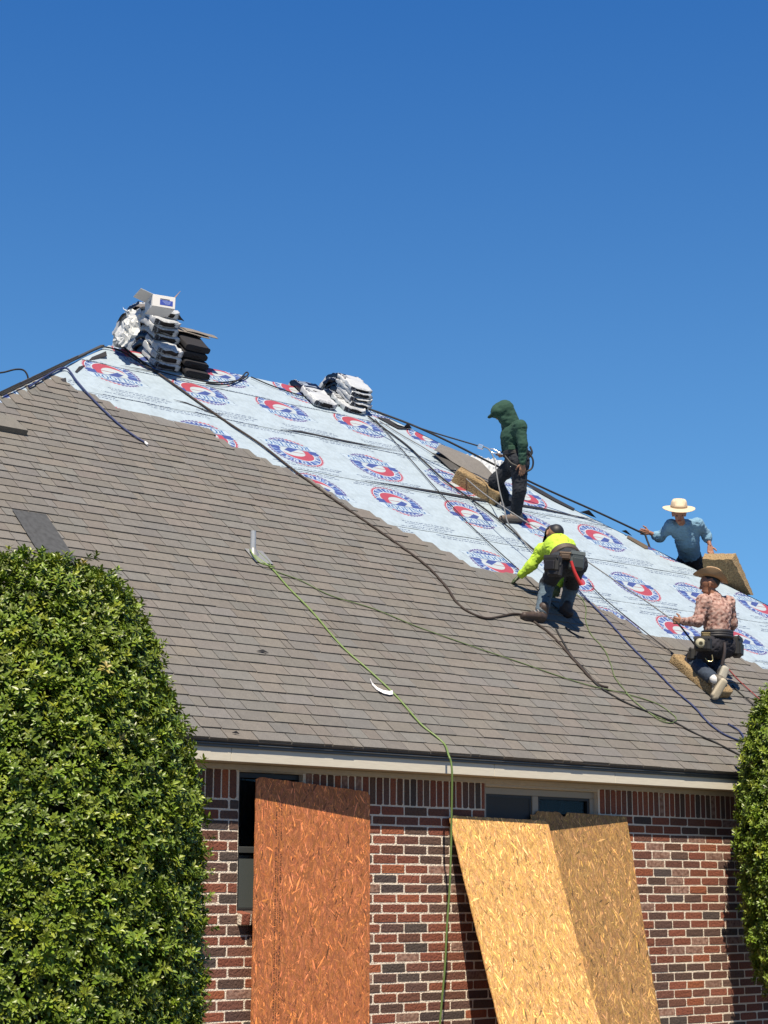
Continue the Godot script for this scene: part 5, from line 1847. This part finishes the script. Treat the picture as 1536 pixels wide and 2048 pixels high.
func people() -> void:
	var toward := Vector3(-0.62939, -0.2038, 0.74989)      # roughly back to where the street is
	var east := Vector3(0.7657, 0.0, 0.6432)
	# the man in the green hood, standing on one leg higher than the other
	var J := {pel = Vector3(14.794, 6.651, -3.414), chest = Vector3(14.74, 6.917, -3.413), neck = Vector3(14.703, 7.091, -3.397), head = Vector3(14.613, 7.184, -3.447),
		shL = Vector3(14.662, 6.982, -3.221), elL = Vector3(14.671, 6.766, -3.192), wrL = Vector3(14.699, 6.554, -3.226), haL = Vector3(14.714, 6.444, -3.243),
		shR = Vector3(14.815, 7.097, -3.582), elR = Vector3(14.87, 6.914, -3.678), wrR = Vector3(14.799, 6.745, -3.624), haR = Vector3(14.73, 6.707, -3.612),
		hiL = Vector3(14.75, 6.581, -3.336), knL = Vector3(14.784, 6.259, -3.369), anL = Vector3(14.855, 5.991, -3.515),
		hiR = Vector3(14.854, 6.627, -3.503), knR = Vector3(14.754, 6.435, -3.746), anR = Vector3(14.948, 6.2, -3.753)}
	var green := Color(0.018, 0.062, 0.040)
	var look := {skin = Color(0.30, 0.16, 0.095), hair = Color(0.02, 0.02, 0.02), face = -east + Vector3(0, -0.55, 0), shirt = green, shirt_mat = M.cloth, trousers = Color(0.014, 0.016, 0.024),
		palmL = -east * 0.3 + Vector3(0.6, 0, -0.75), palmR = Vector3(0, 1, 0), curlL = 0.25, curlR = 0.9, thumbL = -1.0, thumbR = 1.0, cuff = 0.97, hem = 0.96}
	var p := figure("man in a dark green hooded top standing on the white sheet with one knee raised", J, look)
	var hd: Vector3 = J.head
	var fd: Vector3 = (-east + Vector3(0, -0.5, 0)).normalized()
	var hu := Vector3.UP
	var hs := fd.cross(hu).normalized()
	hu = hs.cross(fd).normalized()
	var hood := [[hd + hu * 0.035 - fd * 0.035, hd + hu * 0.04 + fd * 0.03, 0.110, 0.102, green], [hd - hu * 0.05 - fd * 0.05, J.neck - Vector3(0, 0.03, 0), 0.085, 0.095, green], [hd - hu * 0.07 + fd * 0.02, J.neck + fd * 0.04, 0.075, 0.08, green],
		[hd + hu * 0.05 + fd * 0.08 + hs * 0.05, hd + hu * 0.05 + fd * 0.08 - hs * 0.05, 0.05, 0.05, green], [hd + hu * 0.035 + fd * 0.12 + hs * 0.05, hd + hu * 0.035 + fd * 0.17 + hs * 0.02, 0.016, 0.011, green * 0.7], [hd + hu * 0.035 + fd * 0.12 - hs * 0.05, hd + hu * 0.035 + fd * 0.17 - hs * 0.02, 0.016, 0.011, green * 0.7], [hd + hu * 0.035 + fd * 0.12, hd + hu * 0.03 + fd * 0.19, 0.016, 0.010, green * 0.7]]
	obj("hood", flesh(hood, 0.010, 0.03, 0.006, 9.0, [[hd + fd * 0.215, fd]]), M.cloth, p)
	var bl := belt(p, J.pel + Vector3(0, 0.05, 0), Vector3(0, 1, 0.0), east, 0.155, 0.165, Color(0.02, 0.02, 0.022))
	var st := MB.new()
	st.col = Color(0.02, 0.02, 0.022)
	st.tube(smooth_path([Vector3(14.811, 6.692, -3.228), Vector3(14.845, 6.601, -3.198), Vector3(14.848, 6.509, -3.22), Vector3(14.779, 6.462, -3.251), Vector3(14.689, 6.467, -3.258)]), 0.011, 6)
	st.tube(smooth_path([Vector3(14.824, 6.766, -3.223), Vector3(14.838, 6.692, -3.205), Vector3(14.819, 6.635, -3.237)]), 0.012, 6)
	st.tube(smooth_path([Vector3(14.573, 6.642, -3.388), Vector3(14.597, 6.548, -3.314), Vector3(14.642, 6.509, -3.26)]), 0.012, 6)
	obj("leg_strap", st, M.leather, bl)
	var pc := MB.new()
	pc.col = green * 0.85
	pc.box(Transform3D(Basis(east, Vector3.UP, toward), Vector3(14.636, 6.745, -3.334)), Vector3(0.09, 0.06, 0.02), 0.008)
	obj("pocket", pc, M.cloth, p)
	var rn := Vector3(0, CP, SP)
	boot(p, "boot", J.anL, Vector3(14.949, 5.928, -3.536), Vector3(14.537, 5.876, -3.474), rn, Color(0.15, 0.12, 0.095), Color(0.035, 0.025, 0.02))
	boot(p, "boot", J.anR, Vector3(15.125, 6.176, -3.834), Vector3(14.805, 6.129, -3.777), rn, Color(0.26, 0.25, 0.25), Color(0.3, 0.3, 0.3))

	# the man in the yellow top, bent over with one hand on the shingles
	J = {pel = Vector3(13.625, 5.014, -1.479), chest = Vector3(13.728, 5.199, -1.716), neck = Vector3(13.825, 5.288, -1.877), head = Vector3(13.899, 5.385, -1.948),
		shL = Vector3(13.689, 5.195, -1.91), elL = Vector3(13.634, 5.041, -2.024), wrL = Vector3(13.6, 4.946, -2.159), haL = Vector3(13.581, 4.882, -2.272),
		shR = Vector3(13.934, 5.253, -1.768), elR = Vector3(14.065, 4.983, -1.918), wrR = Vector3(13.969, 4.851, -1.955), haR = Vector3(13.9, 4.749, -1.934),
		hiL = Vector3(13.515, 4.967, -1.504), knL = Vector3(13.606, 4.794, -1.768), anL = Vector3(13.419, 4.485, -1.662),
		hiR = Vector3(13.765, 4.996, -1.5), knR = Vector3(14.016, 4.828, -1.814), anR = Vector3(13.942, 4.579, -1.838)}
	look = {skin = Color(0.30, 0.16, 0.095), hair = Color(0.015, 0.015, 0.016), face = Vector3(13.962, 5.316, -2.181) - J.head, up = Vector3(14.059, 5.551, -2.103) - J.head, shirt = Color(0.47, 0.70, 0.055), shirt_mat = M.cloth, trousers = Color(0.020, 0.024, 0.032), shin = Color(0.085, 0.125, 0.16), glove = Color(0.085, 0.115, 0.055),
		palmL = -rn, palmR = -rn, curlL = 0.2, curlR = 0.5, thumbL = 1.0, thumbR = -1.0, cuff = 0.9, collar = false, waist = 0.14}
	p = figure("man in a bright yellow long sleeved top bending down to the shingles", J, look)
	hd = J.head
	hu = (look.up as Vector3).normalized()
	fd = (look.face as Vector3).normalized()
	fd = (fd - hu * fd.dot(hu)).normalized()
	hs = fd.cross(hu)
	var cap := MB.new()
	cap.col = Color(0.012, 0.012, 0.014)
	cap.lathe(Transform3D(Basis(hs, hu, -fd), hd + hu * 0.03), [Vector2(0.098, -0.01), Vector2(0.099, 0.03), Vector2(0.088, 0.072), Vector2(0.058, 0.096), Vector2(0.02, 0.105), Vector2(0.0, 0.106)], 20)
	cap.grid(10, 4, func(i: int, j: int) -> Vector3:
		var a := PI * (i / 10.0 - 0.5) * 0.9
		var r0 := 0.095 + 0.085 * j / 4.0 * cos(a)
		return hd + hu * (0.028 - 0.010 * j / 4.0 - 0.03 * sin(a) * sin(a)) + fd * cos(a) * r0 + hs * sin(a) * 0.095)
	obj("cap", cap, M.cloth, p)
	var bu: Vector3 = (J.chest - J.pel).normalized()
	bl = belt(p, J.pel + bu * 0.075, bu, J.hiR - J.hiL, 0.150, 0.140, Color(0.075, 0.058, 0.045), 0.038)
	pouch(bl, "pouch", Vector3(13.337, 4.939, -1.408), Vector3(0.05, 1, 0.1).normalized(), toward - east, Vector3(0.19, 0.17, 0.10), Color(0.016, 0.016, 0.018))
	pouch(bl, "pouch", Vector3(13.347, 4.875, -1.39), Vector3(0.05, 1, 0.1).normalized(), toward - east * 0.6, Vector3(0.15, 0.14, 0.07), Color(0.022, 0.022, 0.024))
	pouch(bl, "pouch", Vector3(13.593, 4.989, -1.326), Vector3(0.02, 1, 0.1).normalized(), toward + east * 0.5, Vector3(0.17, 0.19, 0.09), Color(0.07, 0.085, 0.09))
	pouch(bl, "pouch", Vector3(13.47, 5.033, -1.364), Vector3(0.0, 1, 0.1).normalized(), toward, Vector3(0.12, 0.08, 0.05), Color(0.10, 0.065, 0.04))
	var hm := MB.new()
	hm.col = Color(0.50, 0.03, 0.03)
	hm.tube(smooth_path([Vector3(13.461, 4.966, -1.27), Vector3(13.491, 4.868, -1.258), Vector3(13.534, 4.782, -1.245), Vector3(13.57, 4.722, -1.231)]), 0.017, 8, 0.022)
	obj("hammer_handle", hm, M.leather, bl)
	boot(p, "boot", J.anL, Vector3(13.436, 4.393, -1.665), Vector3(13.093, 4.385, -1.656), rn, Color(0.060, 0.040, 0.032), Color(0.03, 0.022, 0.02))
	boot(p, "boot", J.anR, Vector3(13.956, 4.488, -1.78), Vector3(13.89, 4.58, -1.891), rn, Color(0.04, 0.03, 0.026), Color(0.03, 0.022, 0.02))

	# the kneeling man in the patterned shirt
	J = {pel = Vector3(15.268, 4.243, -0.87), chest = Vector3(15.267, 4.545, -0.869), neck = Vector3(15.249, 4.757, -0.879), head = Vector3(15.198, 4.857, -0.895),
		shL = Vector3(15.08, 4.664, -0.886), elL = Vector3(15.002, 4.443, -0.905), wrL = Vector3(15.028, 4.471, -1.142), haL = Vector3(14.974, 4.493, -1.235),
		shR = Vector3(15.439, 4.68, -0.847), elR = Vector3(15.533, 4.469, -0.879), wrR = Vector3(15.574, 4.329, -1.017), haR = Vector3(15.576, 4.294, -1.104),
		hiL = Vector3(15.147, 4.185, -0.881), knL = Vector3(15.085, 4.022, -1.084), anL = Vector3(14.974, 3.796, -0.678),
		hiR = Vector3(15.394, 4.206, -0.88), knR = Vector3(15.469, 4.099, -1.114), anR = Vector3(15.267, 3.909, -0.802)}
	look = {skin = Color(0.26, 0.125, 0.072), hair = Color(0.014, 0.012, 0.012), face = -east + Vector3(0.1, -0.1, -0.15), up = Vector3.UP, shirt = Color(0.43, 0.33, 0.305), shirt_mat = M.print, trousers = Color(0.016, 0.019, 0.026), shin = Color(0.035, 0.05, 0.075),
		palmL = Vector3(0.5, 0.2, -0.8), palmR = toward, curlL = 0.95, curlR = 0.5, thumbL = -1.0, thumbR = 1.0, cuff = 0.9, hem = 0.82}
	p = figure("kneeling man in a pink and brown patterned shirt and wide brimmed tan hat", J, look)
	hd = J.head
	fd = (look.face as Vector3).normalized()
	var tilt := Basis(Vector3(0.63, 0.2, -0.75).normalized(), 0.38) * Basis(fd.cross(Vector3.UP).normalized(), Vector3.UP, -fd)
	var hat := MB.new()
	hat.col = Color.WHITE
	hat.lathe(Transform3D(tilt, hd + Vector3(0, 0.075, 0) - fd * 0.015), [Vector2(0.180, 0.012), Vector2(0.172, 0.006), Vector2(0.15, 0.0), Vector2(0.122, 0.0), Vector2(0.104, 0.012), Vector2(0.098, 0.06), Vector2(0.086, 0.105), Vector2(0.06, 0.118), Vector2(0.03, 0.108), Vector2(0.0, 0.100)], 30, func(q: Vector3) -> Vector3:
		var r := Vector2(q.x, q.z).length()
		var lift := 0.0
		if r > 0.11: lift = 2.2 * q.x * q.x * clampf((r - 0.11) * 14.0, 0, 1) - 0.8 * q.z * q.z * clampf((r - 0.11) * 10.0, 0, 1)
		return Vector3(q.x * (0.86 if r < 0.11 and q.y > 0.05 else 0.92), q.y + lift - (0.02 if absf(q.x) < 0.03 and q.y > 0.09 else 0.0), q.z * 1.06))
	hat.lathe(Transform3D(tilt, hd + Vector3(0, 0.069, 0) - fd * 0.015), [Vector2(0.0, 0.0), Vector2(0.13, -0.002), Vector2(0.15, -0.002), Vector2(0.180, 0.010)], 30, func(q: Vector3) -> Vector3:
		var r := Vector2(q.x, q.z).length()
		var lift := 0.0
		if r > 0.11: lift = 2.2 * q.x * q.x * clampf((r - 0.11) * 14.0, 0, 1) - 0.8 * q.z * q.z * clampf((r - 0.11) * 10.0, 0, 1)
		return Vector3(q.x * 0.92, q.y + lift, q.z * 1.06))
	var ht := obj("hat", hat, M.straw_tan, p)
	var hb := MB.new()
	hb.col = Color(0.05, 0.03, 0.02)
	hb.lathe(Transform3D(tilt, hd + Vector3(0, 0.075, 0) - fd * 0.015), [Vector2(0.108, 0.012), Vector2(0.106, 0.034)], 24, func(q: Vector3) -> Vector3: return Vector3(q.x * 0.92, q.y, q.z * 1.06))
	obj("hat_band", hb, M.leather, ht)
	bl = belt(p, J.pel + Vector3(0, 0.075, 0), Vector3.UP, J.hiR - J.hiL, 0.158, 0.150, Color(0.022, 0.022, 0.025), 0.036)
	pouch(bl, "pouch", Vector3(15.505, 4.204, -0.814), Vector3(0.12, 1, 0.0).normalized(), east + toward * 0.5, Vector3(0.16, 0.22, 0.11), Color(0.018, 0.017, 0.018))
	pouch(bl, "pouch", Vector3(14.951, 4.187, -0.804), Vector3(0.0, 1, 0.05).normalized(), toward - east * 0.6, Vector3(0.18, 0.15, 0.10), Color(0.02, 0.02, 0.021))
	pouch(bl, "pouch", Vector3(14.979, 4.277, -0.783), Vector3(0.0, 1, 0.05).normalized(), toward - east * 0.2, Vector3(0.09, 0.06, 0.05), Color(0.16, 0.12, 0.045))
	pouch(bl, "pouch", Vector3(15.026, 4.107, -1.016), Vector3(0.0, 1, 0.05).normalized(), -east, Vector3(0.09, 0.13, 0.07), Color(0.02, 0.02, 0.021))
	var tl := MB.new()
	tl.col = Color(0.40, 0.38, 0.26)
	tl.lathe(Transform3D(Basis(east, toward, Vector3.UP), Vector3(14.883, 4.189, -0.781)), [Vector2(0.05, -0.02), Vector2(0.052, 0.012), Vector2(0.03, 0.026), Vector2(0.0, 0.028)], 16)
	obj("tape_measure", tl, M.leather, bl)
	var bk := MB.new()
	bk.col = Color(0.5, 0.42, 0.2)
	bk.tube(smooth_path([Vector3(14.991, 4.042, -0.81), Vector3(14.997, 4.002, -0.776), Vector3(15.028, 4.012, -0.747), Vector3(15.039, 4.073, -0.761)]), 0.008, 6)
	obj("buckle", bk, M.steel, bl)
	var sp := MB.new()
	sp.col = Color(0.055, 0.045, 0.045)
	sp.tube(smooth_path([Vector3(15.193, 4.215, -0.713), Vector3(15.192, 4.108, -0.717), Vector3(15.189, 3.978, -0.754)]), 0.018, 6)
	obj("hanging_strap", sp, M.leather, bl)
	for q in ["L", "R"]:
		var sm := flesh([[(J["kn" + q] as Vector3).lerp(J["an" + q], 0.84), J["an" + q], 0.050, 0.046, Color(0.62, 0.63, 0.62) if q == "L" else Color(0.1, 0.1, 0.1)]], 0.010, 0.01)
		obj("sock", sm, M.cloth, p)
	boot(p, "shoe", J.anL, Vector3(15.023, 3.792, -0.585), Vector3(14.919, 3.583, -0.675), Vector3(15.044, 3.746, -0.766) - Vector3(14.965, 3.685, -0.609), Color(0.13, 0.115, 0.09), Color(0.44, 0.39, 0.29))
	boot(p, "shoe", J.anR, Vector3(15.201, 3.954, -0.711), Vector3(15.128, 3.781, -0.74), Vector3(15.259, 3.93, -0.869) - Vector3(15.171, 3.879, -0.73), Color(0.10, 0.10, 0.10), Color(0.38, 0.36, 0.30))

	# the man in the blue shirt beyond the hip
	J = {pel = Vector3(18.011, 5.81, -3.529), chest = Vector3(17.754, 6.03, -3.365), neck = Vector3(17.506, 6.193, -3.235), head = Vector3(17.353, 6.28, -3.14),
		shL = Vector3(17.407, 6.168, -3.325), elL = Vector3(17.44, 6.049, -3.543), wrL = Vector3(17.28, 6.1, -3.584), haL = Vector3(17.171, 6.104, -3.621),
		shR = Vector3(17.738, 6.207, -3.17), elR = Vector3(17.96, 6.114, -3.223), wrR = Vector3(17.942, 5.951, -3.149), haR = Vector3(17.929, 5.85, -3.134),
		hiL = Vector3(17.962, 5.772, -3.581), knL = Vector3(17.913, 5.5, -3.642), anL = Vector3(18.258, 5.507, -3.924),
		hiR = Vector3(18.133, 5.774, -3.543), knR = Vector3(18.123, 5.494, -3.521), anR = Vector3(18.481, 5.49, -3.809)}
	look = {skin = Color(0.27, 0.125, 0.075), hair = Color(0.014, 0.012, 0.012), face = toward * 1.0 + Vector3(-0.1, -0.5, 0), up = Vector3.UP, shirt = Color(0.17, 0.315, 0.44), shirt_mat = M.cloth, trousers = Color(0.016, 0.018, 0.022),
		palmL = Vector3(0.0, 0.3, -1.0), palmR = toward + Vector3(0, -0.3, 0), curlL = 0.9, curlR = 0.55, thumbL = -1.0, thumbR = -1.0, cuff = 0.36}
	p = figure("man in a light blue shirt and pale straw hat leaning over the roof hip", J, look)
	hd = J.head
	fd = Vector3(toward.x, 0, toward.z).normalized()
	var ht2 := Basis(Vector3.UP.cross(fd).normalized(), 0.42) * Basis(Vector3.UP.cross(fd), Vector3.UP, fd)
	var sh := MB.new()
	sh.lathe(Transform3D(ht2, hd + Vector3(0, 0.075, 0)), [Vector2(0.205, -0.008), Vector2(0.16, 0.002), Vector2(0.118, 0.004), Vector2(0.106, 0.016), Vector2(0.102, 0.05), Vector2(0.095, 0.088), Vector2(0.078, 0.112), Vector2(0.045, 0.116), Vector2(0.0, 0.108)], 30, func(q: Vector3) -> Vector3: return Vector3(q.x, q.y - (0.035 * clampf((q.z - 0.01) * 20.0, 0, 1) if q.y > 0.085 and absf(q.x) < 0.05 else 0.0) + (0.3 * q.x * q.x if q.y < 0.01 else 0.0), q.z * (0.94 if q.y > 0.1 else 1.04)))
	sh.lathe(Transform3D(ht2, hd + Vector3(0, 0.070, 0)), [Vector2(0.0, 0.0), Vector2(0.118, 0.002), Vector2(0.16, 0.0), Vector2(0.205, -0.008)], 30, func(q: Vector3) -> Vector3: return Vector3(q.x, q.y + 0.3 * q.x * q.x, q.z * 1.04))
	ht = obj("hat", sh, M.straw, p)
	hb = MB.new()
	hb.col = Color(0.42, 0.30, 0.18)
	hb.lathe(Transform3D(ht2, hd + Vector3(0, 0.076, 0)), [Vector2(0.1075, 0.014), Vector2(0.1055, 0.036)], 24, func(q: Vector3) -> Vector3: return Vector3(q.x, q.y, q.z * 1.04))
	obj("hat_band", hb, M.leather, ht)
	var pk := MB.new()
	pk.col = Color(0.24, 0.42, 0.56)
	pk.box(Transform3D(Basis(east, Vector3.UP, toward), Vector3(17.731, 6.138, -3.275)), Vector3(0.085, 0.07, 0.012), 0.005)
	obj("pocket", pk, M.cloth, p)


# ---------------------------------------------------------------- shrubs
func sprig() -> ArrayMesh:
	# a shoot tip: ten oval leaves with a fold along the middle, round a short twig
	var mb := MB.new()
	var r := RandomNumberGenerator.new()
	r.seed = 91
	for k in 11:
		var a := k * 2.4
		var up := k / 11.0
		var d := Vector3(cos(a), lerpf(0.12, 1.3, up) + r.randf_range(-0.15, 0.15), sin(a)).normalized()
		var s := d.cross(Vector3.UP).normalized()
		var n := s.cross(d)
		if n.y < 0: n = -n
		var o := Vector3(0, 0.035 * up, 0)
		var l := lerpf(0.046, 0.034, up) * r.randf_range(0.85, 1.15)
		var w := l * 0.21
		var bend := r.randf_range(-0.05, 0.5)
		var rows := []
		for q in [[0.0, 0.12], [0.28, 0.85], [0.62, 0.95], [0.88, 0.5], [1.0, 0.03]]:
			var c: Vector3 = o + d * l * q[0] - n * bend * l * q[0] * q[0]
			rows.append([c - s * w * q[1] + n * w * 0.30 * q[1], c, c + s * w * q[1] + n * w * 0.30 * q[1]])
		var t := lerpf(0.85, 1.35, up) * r.randf_range(0.9, 1.1)
		mb.col = Color(0.9 * t, t, 0.8 * t)
		for q in 4:
			for h in 2:
				mb.quad(rows[q][h], rows[q][h + 1], rows[q + 1][h + 1], rows[q + 1][h])
	return mb.mesh()


func shrub(label: String, c: Vector3, prof: Array, count: int, scale: float, seed_: int, mesh: ArrayMesh, trunk_r: float) -> void:
	var root := thing("shrub", label, "shrub", c, "clipped evergreen shrubs by the wall")
	var r := RandomNumberGenerator.new()
	r.seed = seed_
	var nz := FastNoiseLite.new()
	nz.seed = seed_
	nz.frequency = 1.9
	nz.fractal_octaves = 3
	var rad := func(y: float) -> float:
		for i in prof.size() - 1:
			if y >= prof[i].y and y <= prof[i + 1].y:
				return lerpf(prof[i].x, prof[i + 1].x, (y - prof[i].y) / (prof[i + 1].y - prof[i].y))
		return 0.0
	var y0: float = prof[0].y
	var y1: float = prof[prof.size() - 1].y
	var mm := MultiMesh.new()
	mm.transform_format = MultiMesh.TRANSFORM_3D
	mm.use_colors = true
	mm.mesh = mesh
	mm.instance_count = count
	var most := 0.0
	for q in prof: most = maxf(most, q.x)
	var i := 0
	while i < count:
		var y := r.randf_range(y0, y1)
		var rr: float = rad.call(y)
		if r.randf() * most > rr + 0.1: continue
		var a := r.randf() * TAU
		var slope: float = (rad.call(minf(y + 0.06, y1)) - rad.call(maxf(y - 0.06, y0))) / 0.12
		var out := Vector3(cos(a), clampf(-slope, -2.5, 2.5), sin(a)).normalized()
		var lump := nz.get_noise_3d(cos(a) * rr * 1.6, y * 1.6, sin(a) * rr * 1.6)
		var deep := absf(r.randfn()) * 0.04
		if r.randf() < 0.06: deep = -r.randf() * 0.07
		var p := Vector3(cos(a) * rr, y, sin(a) * rr) + out * (0.05 * lump - deep - 0.01)
		var d := (out + Vector3(0, 0.65, 0) + Vector3(r.randfn(), r.randfn(), r.randfn()) * 0.42).normalized()
		var x := d.cross(Vector3(r.randfn(), r.randfn(), r.randfn())).normalized()
		var b := Basis(x, d, x.cross(d)).scaled(Vector3.ONE * scale * r.randf_range(0.75, 1.25))
		mm.set_instance_transform(i, Transform3D(b, p))
		var t := clampf(r.randfn() * 0.22 + 1.0 + 0.35 * lump, 0.5, 1.7)
		var yel := clampf(r.randfn() * 0.5 + 0.1, 0.0, 1.3)
		var col := Color(0.112 + 0.085 * yel, 0.168 + 0.062 * yel, 0.016 + 0.003 * yel) * t
		if r.randf() < 0.003: col = Color(0.30, 0.24, 0.06)
		mm.set_instance_color(i, col)
		i += 1
	var mi := MultiMeshInstance3D.new()
	mi.multimesh = mm
	mi.material_override = M.leaf
	mi.name = "foliage"
	mi.set_meta("kind", "stuff")
	root.add_child(mi, true)
	# inner twigs seen as a dark body, trunk and limbs
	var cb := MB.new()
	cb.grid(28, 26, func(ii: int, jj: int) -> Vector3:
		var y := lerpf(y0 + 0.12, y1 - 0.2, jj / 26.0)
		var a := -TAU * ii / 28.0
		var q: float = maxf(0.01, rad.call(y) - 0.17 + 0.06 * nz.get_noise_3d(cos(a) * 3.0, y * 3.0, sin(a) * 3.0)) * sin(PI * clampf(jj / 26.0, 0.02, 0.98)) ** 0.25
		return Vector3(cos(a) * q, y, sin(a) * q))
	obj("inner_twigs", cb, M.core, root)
	var tb := MB.new()
	tb.tube(smooth_path([Vector3(0, -c.y, 0), Vector3(0.03, 0.3 - c.y * 0.5, 0.02), Vector3(-0.02, y0 + 0.4, 0), Vector3(0.02, y1 * 0.7, 0.03)]), trunk_r, 10, trunk_r * 0.35)
	obj("trunk", tb, M.bark, root)


func shrubs() -> void:
	var m := sprig()
	var c: Vector3 = Vector3(5.426, 2.431, 2)
	c.y = 0.0
	shrub("large rounded evergreen shrub covering the left end of the brick wall", c, [Vector2(0.75, 0.12), Vector2(1.02, 0.45), Vector2(1.04, 0.9), Vector2(1.05, 1.40), Vector2(1.03, 1.92), Vector2(0.98, 2.28), Vector2(0.91, 2.50), Vector2(0.79, 2.86), Vector2(0.70, 3.12), Vector2(0.61, 3.29), Vector2(0.50, 3.43), Vector2(0.36, 3.53), Vector2(0.05, 3.60)], 25000, 0.95, 5, m, 0.09)
	c = Vector3(14.38, 2.011, 0.74)
	c.y = 0.0
	shrub("narrow evergreen shrub standing at the right end of the brick wall", c, [Vector2(0.08, 0.46), Vector2(0.26, 0.60), Vector2(0.39, 0.83), Vector2(0.48, 1.17), Vector2(0.54, 1.71), Vector2(0.54, 2.24), Vector2(0.52, 2.54), Vector2(0.48, 2.77), Vector2(0.43, 3.05), Vector2(0.35, 3.34), Vector2(0.26, 3.48), Vector2(0.05, 3.62)], 8200, 1.0, 6, m, 0.05)
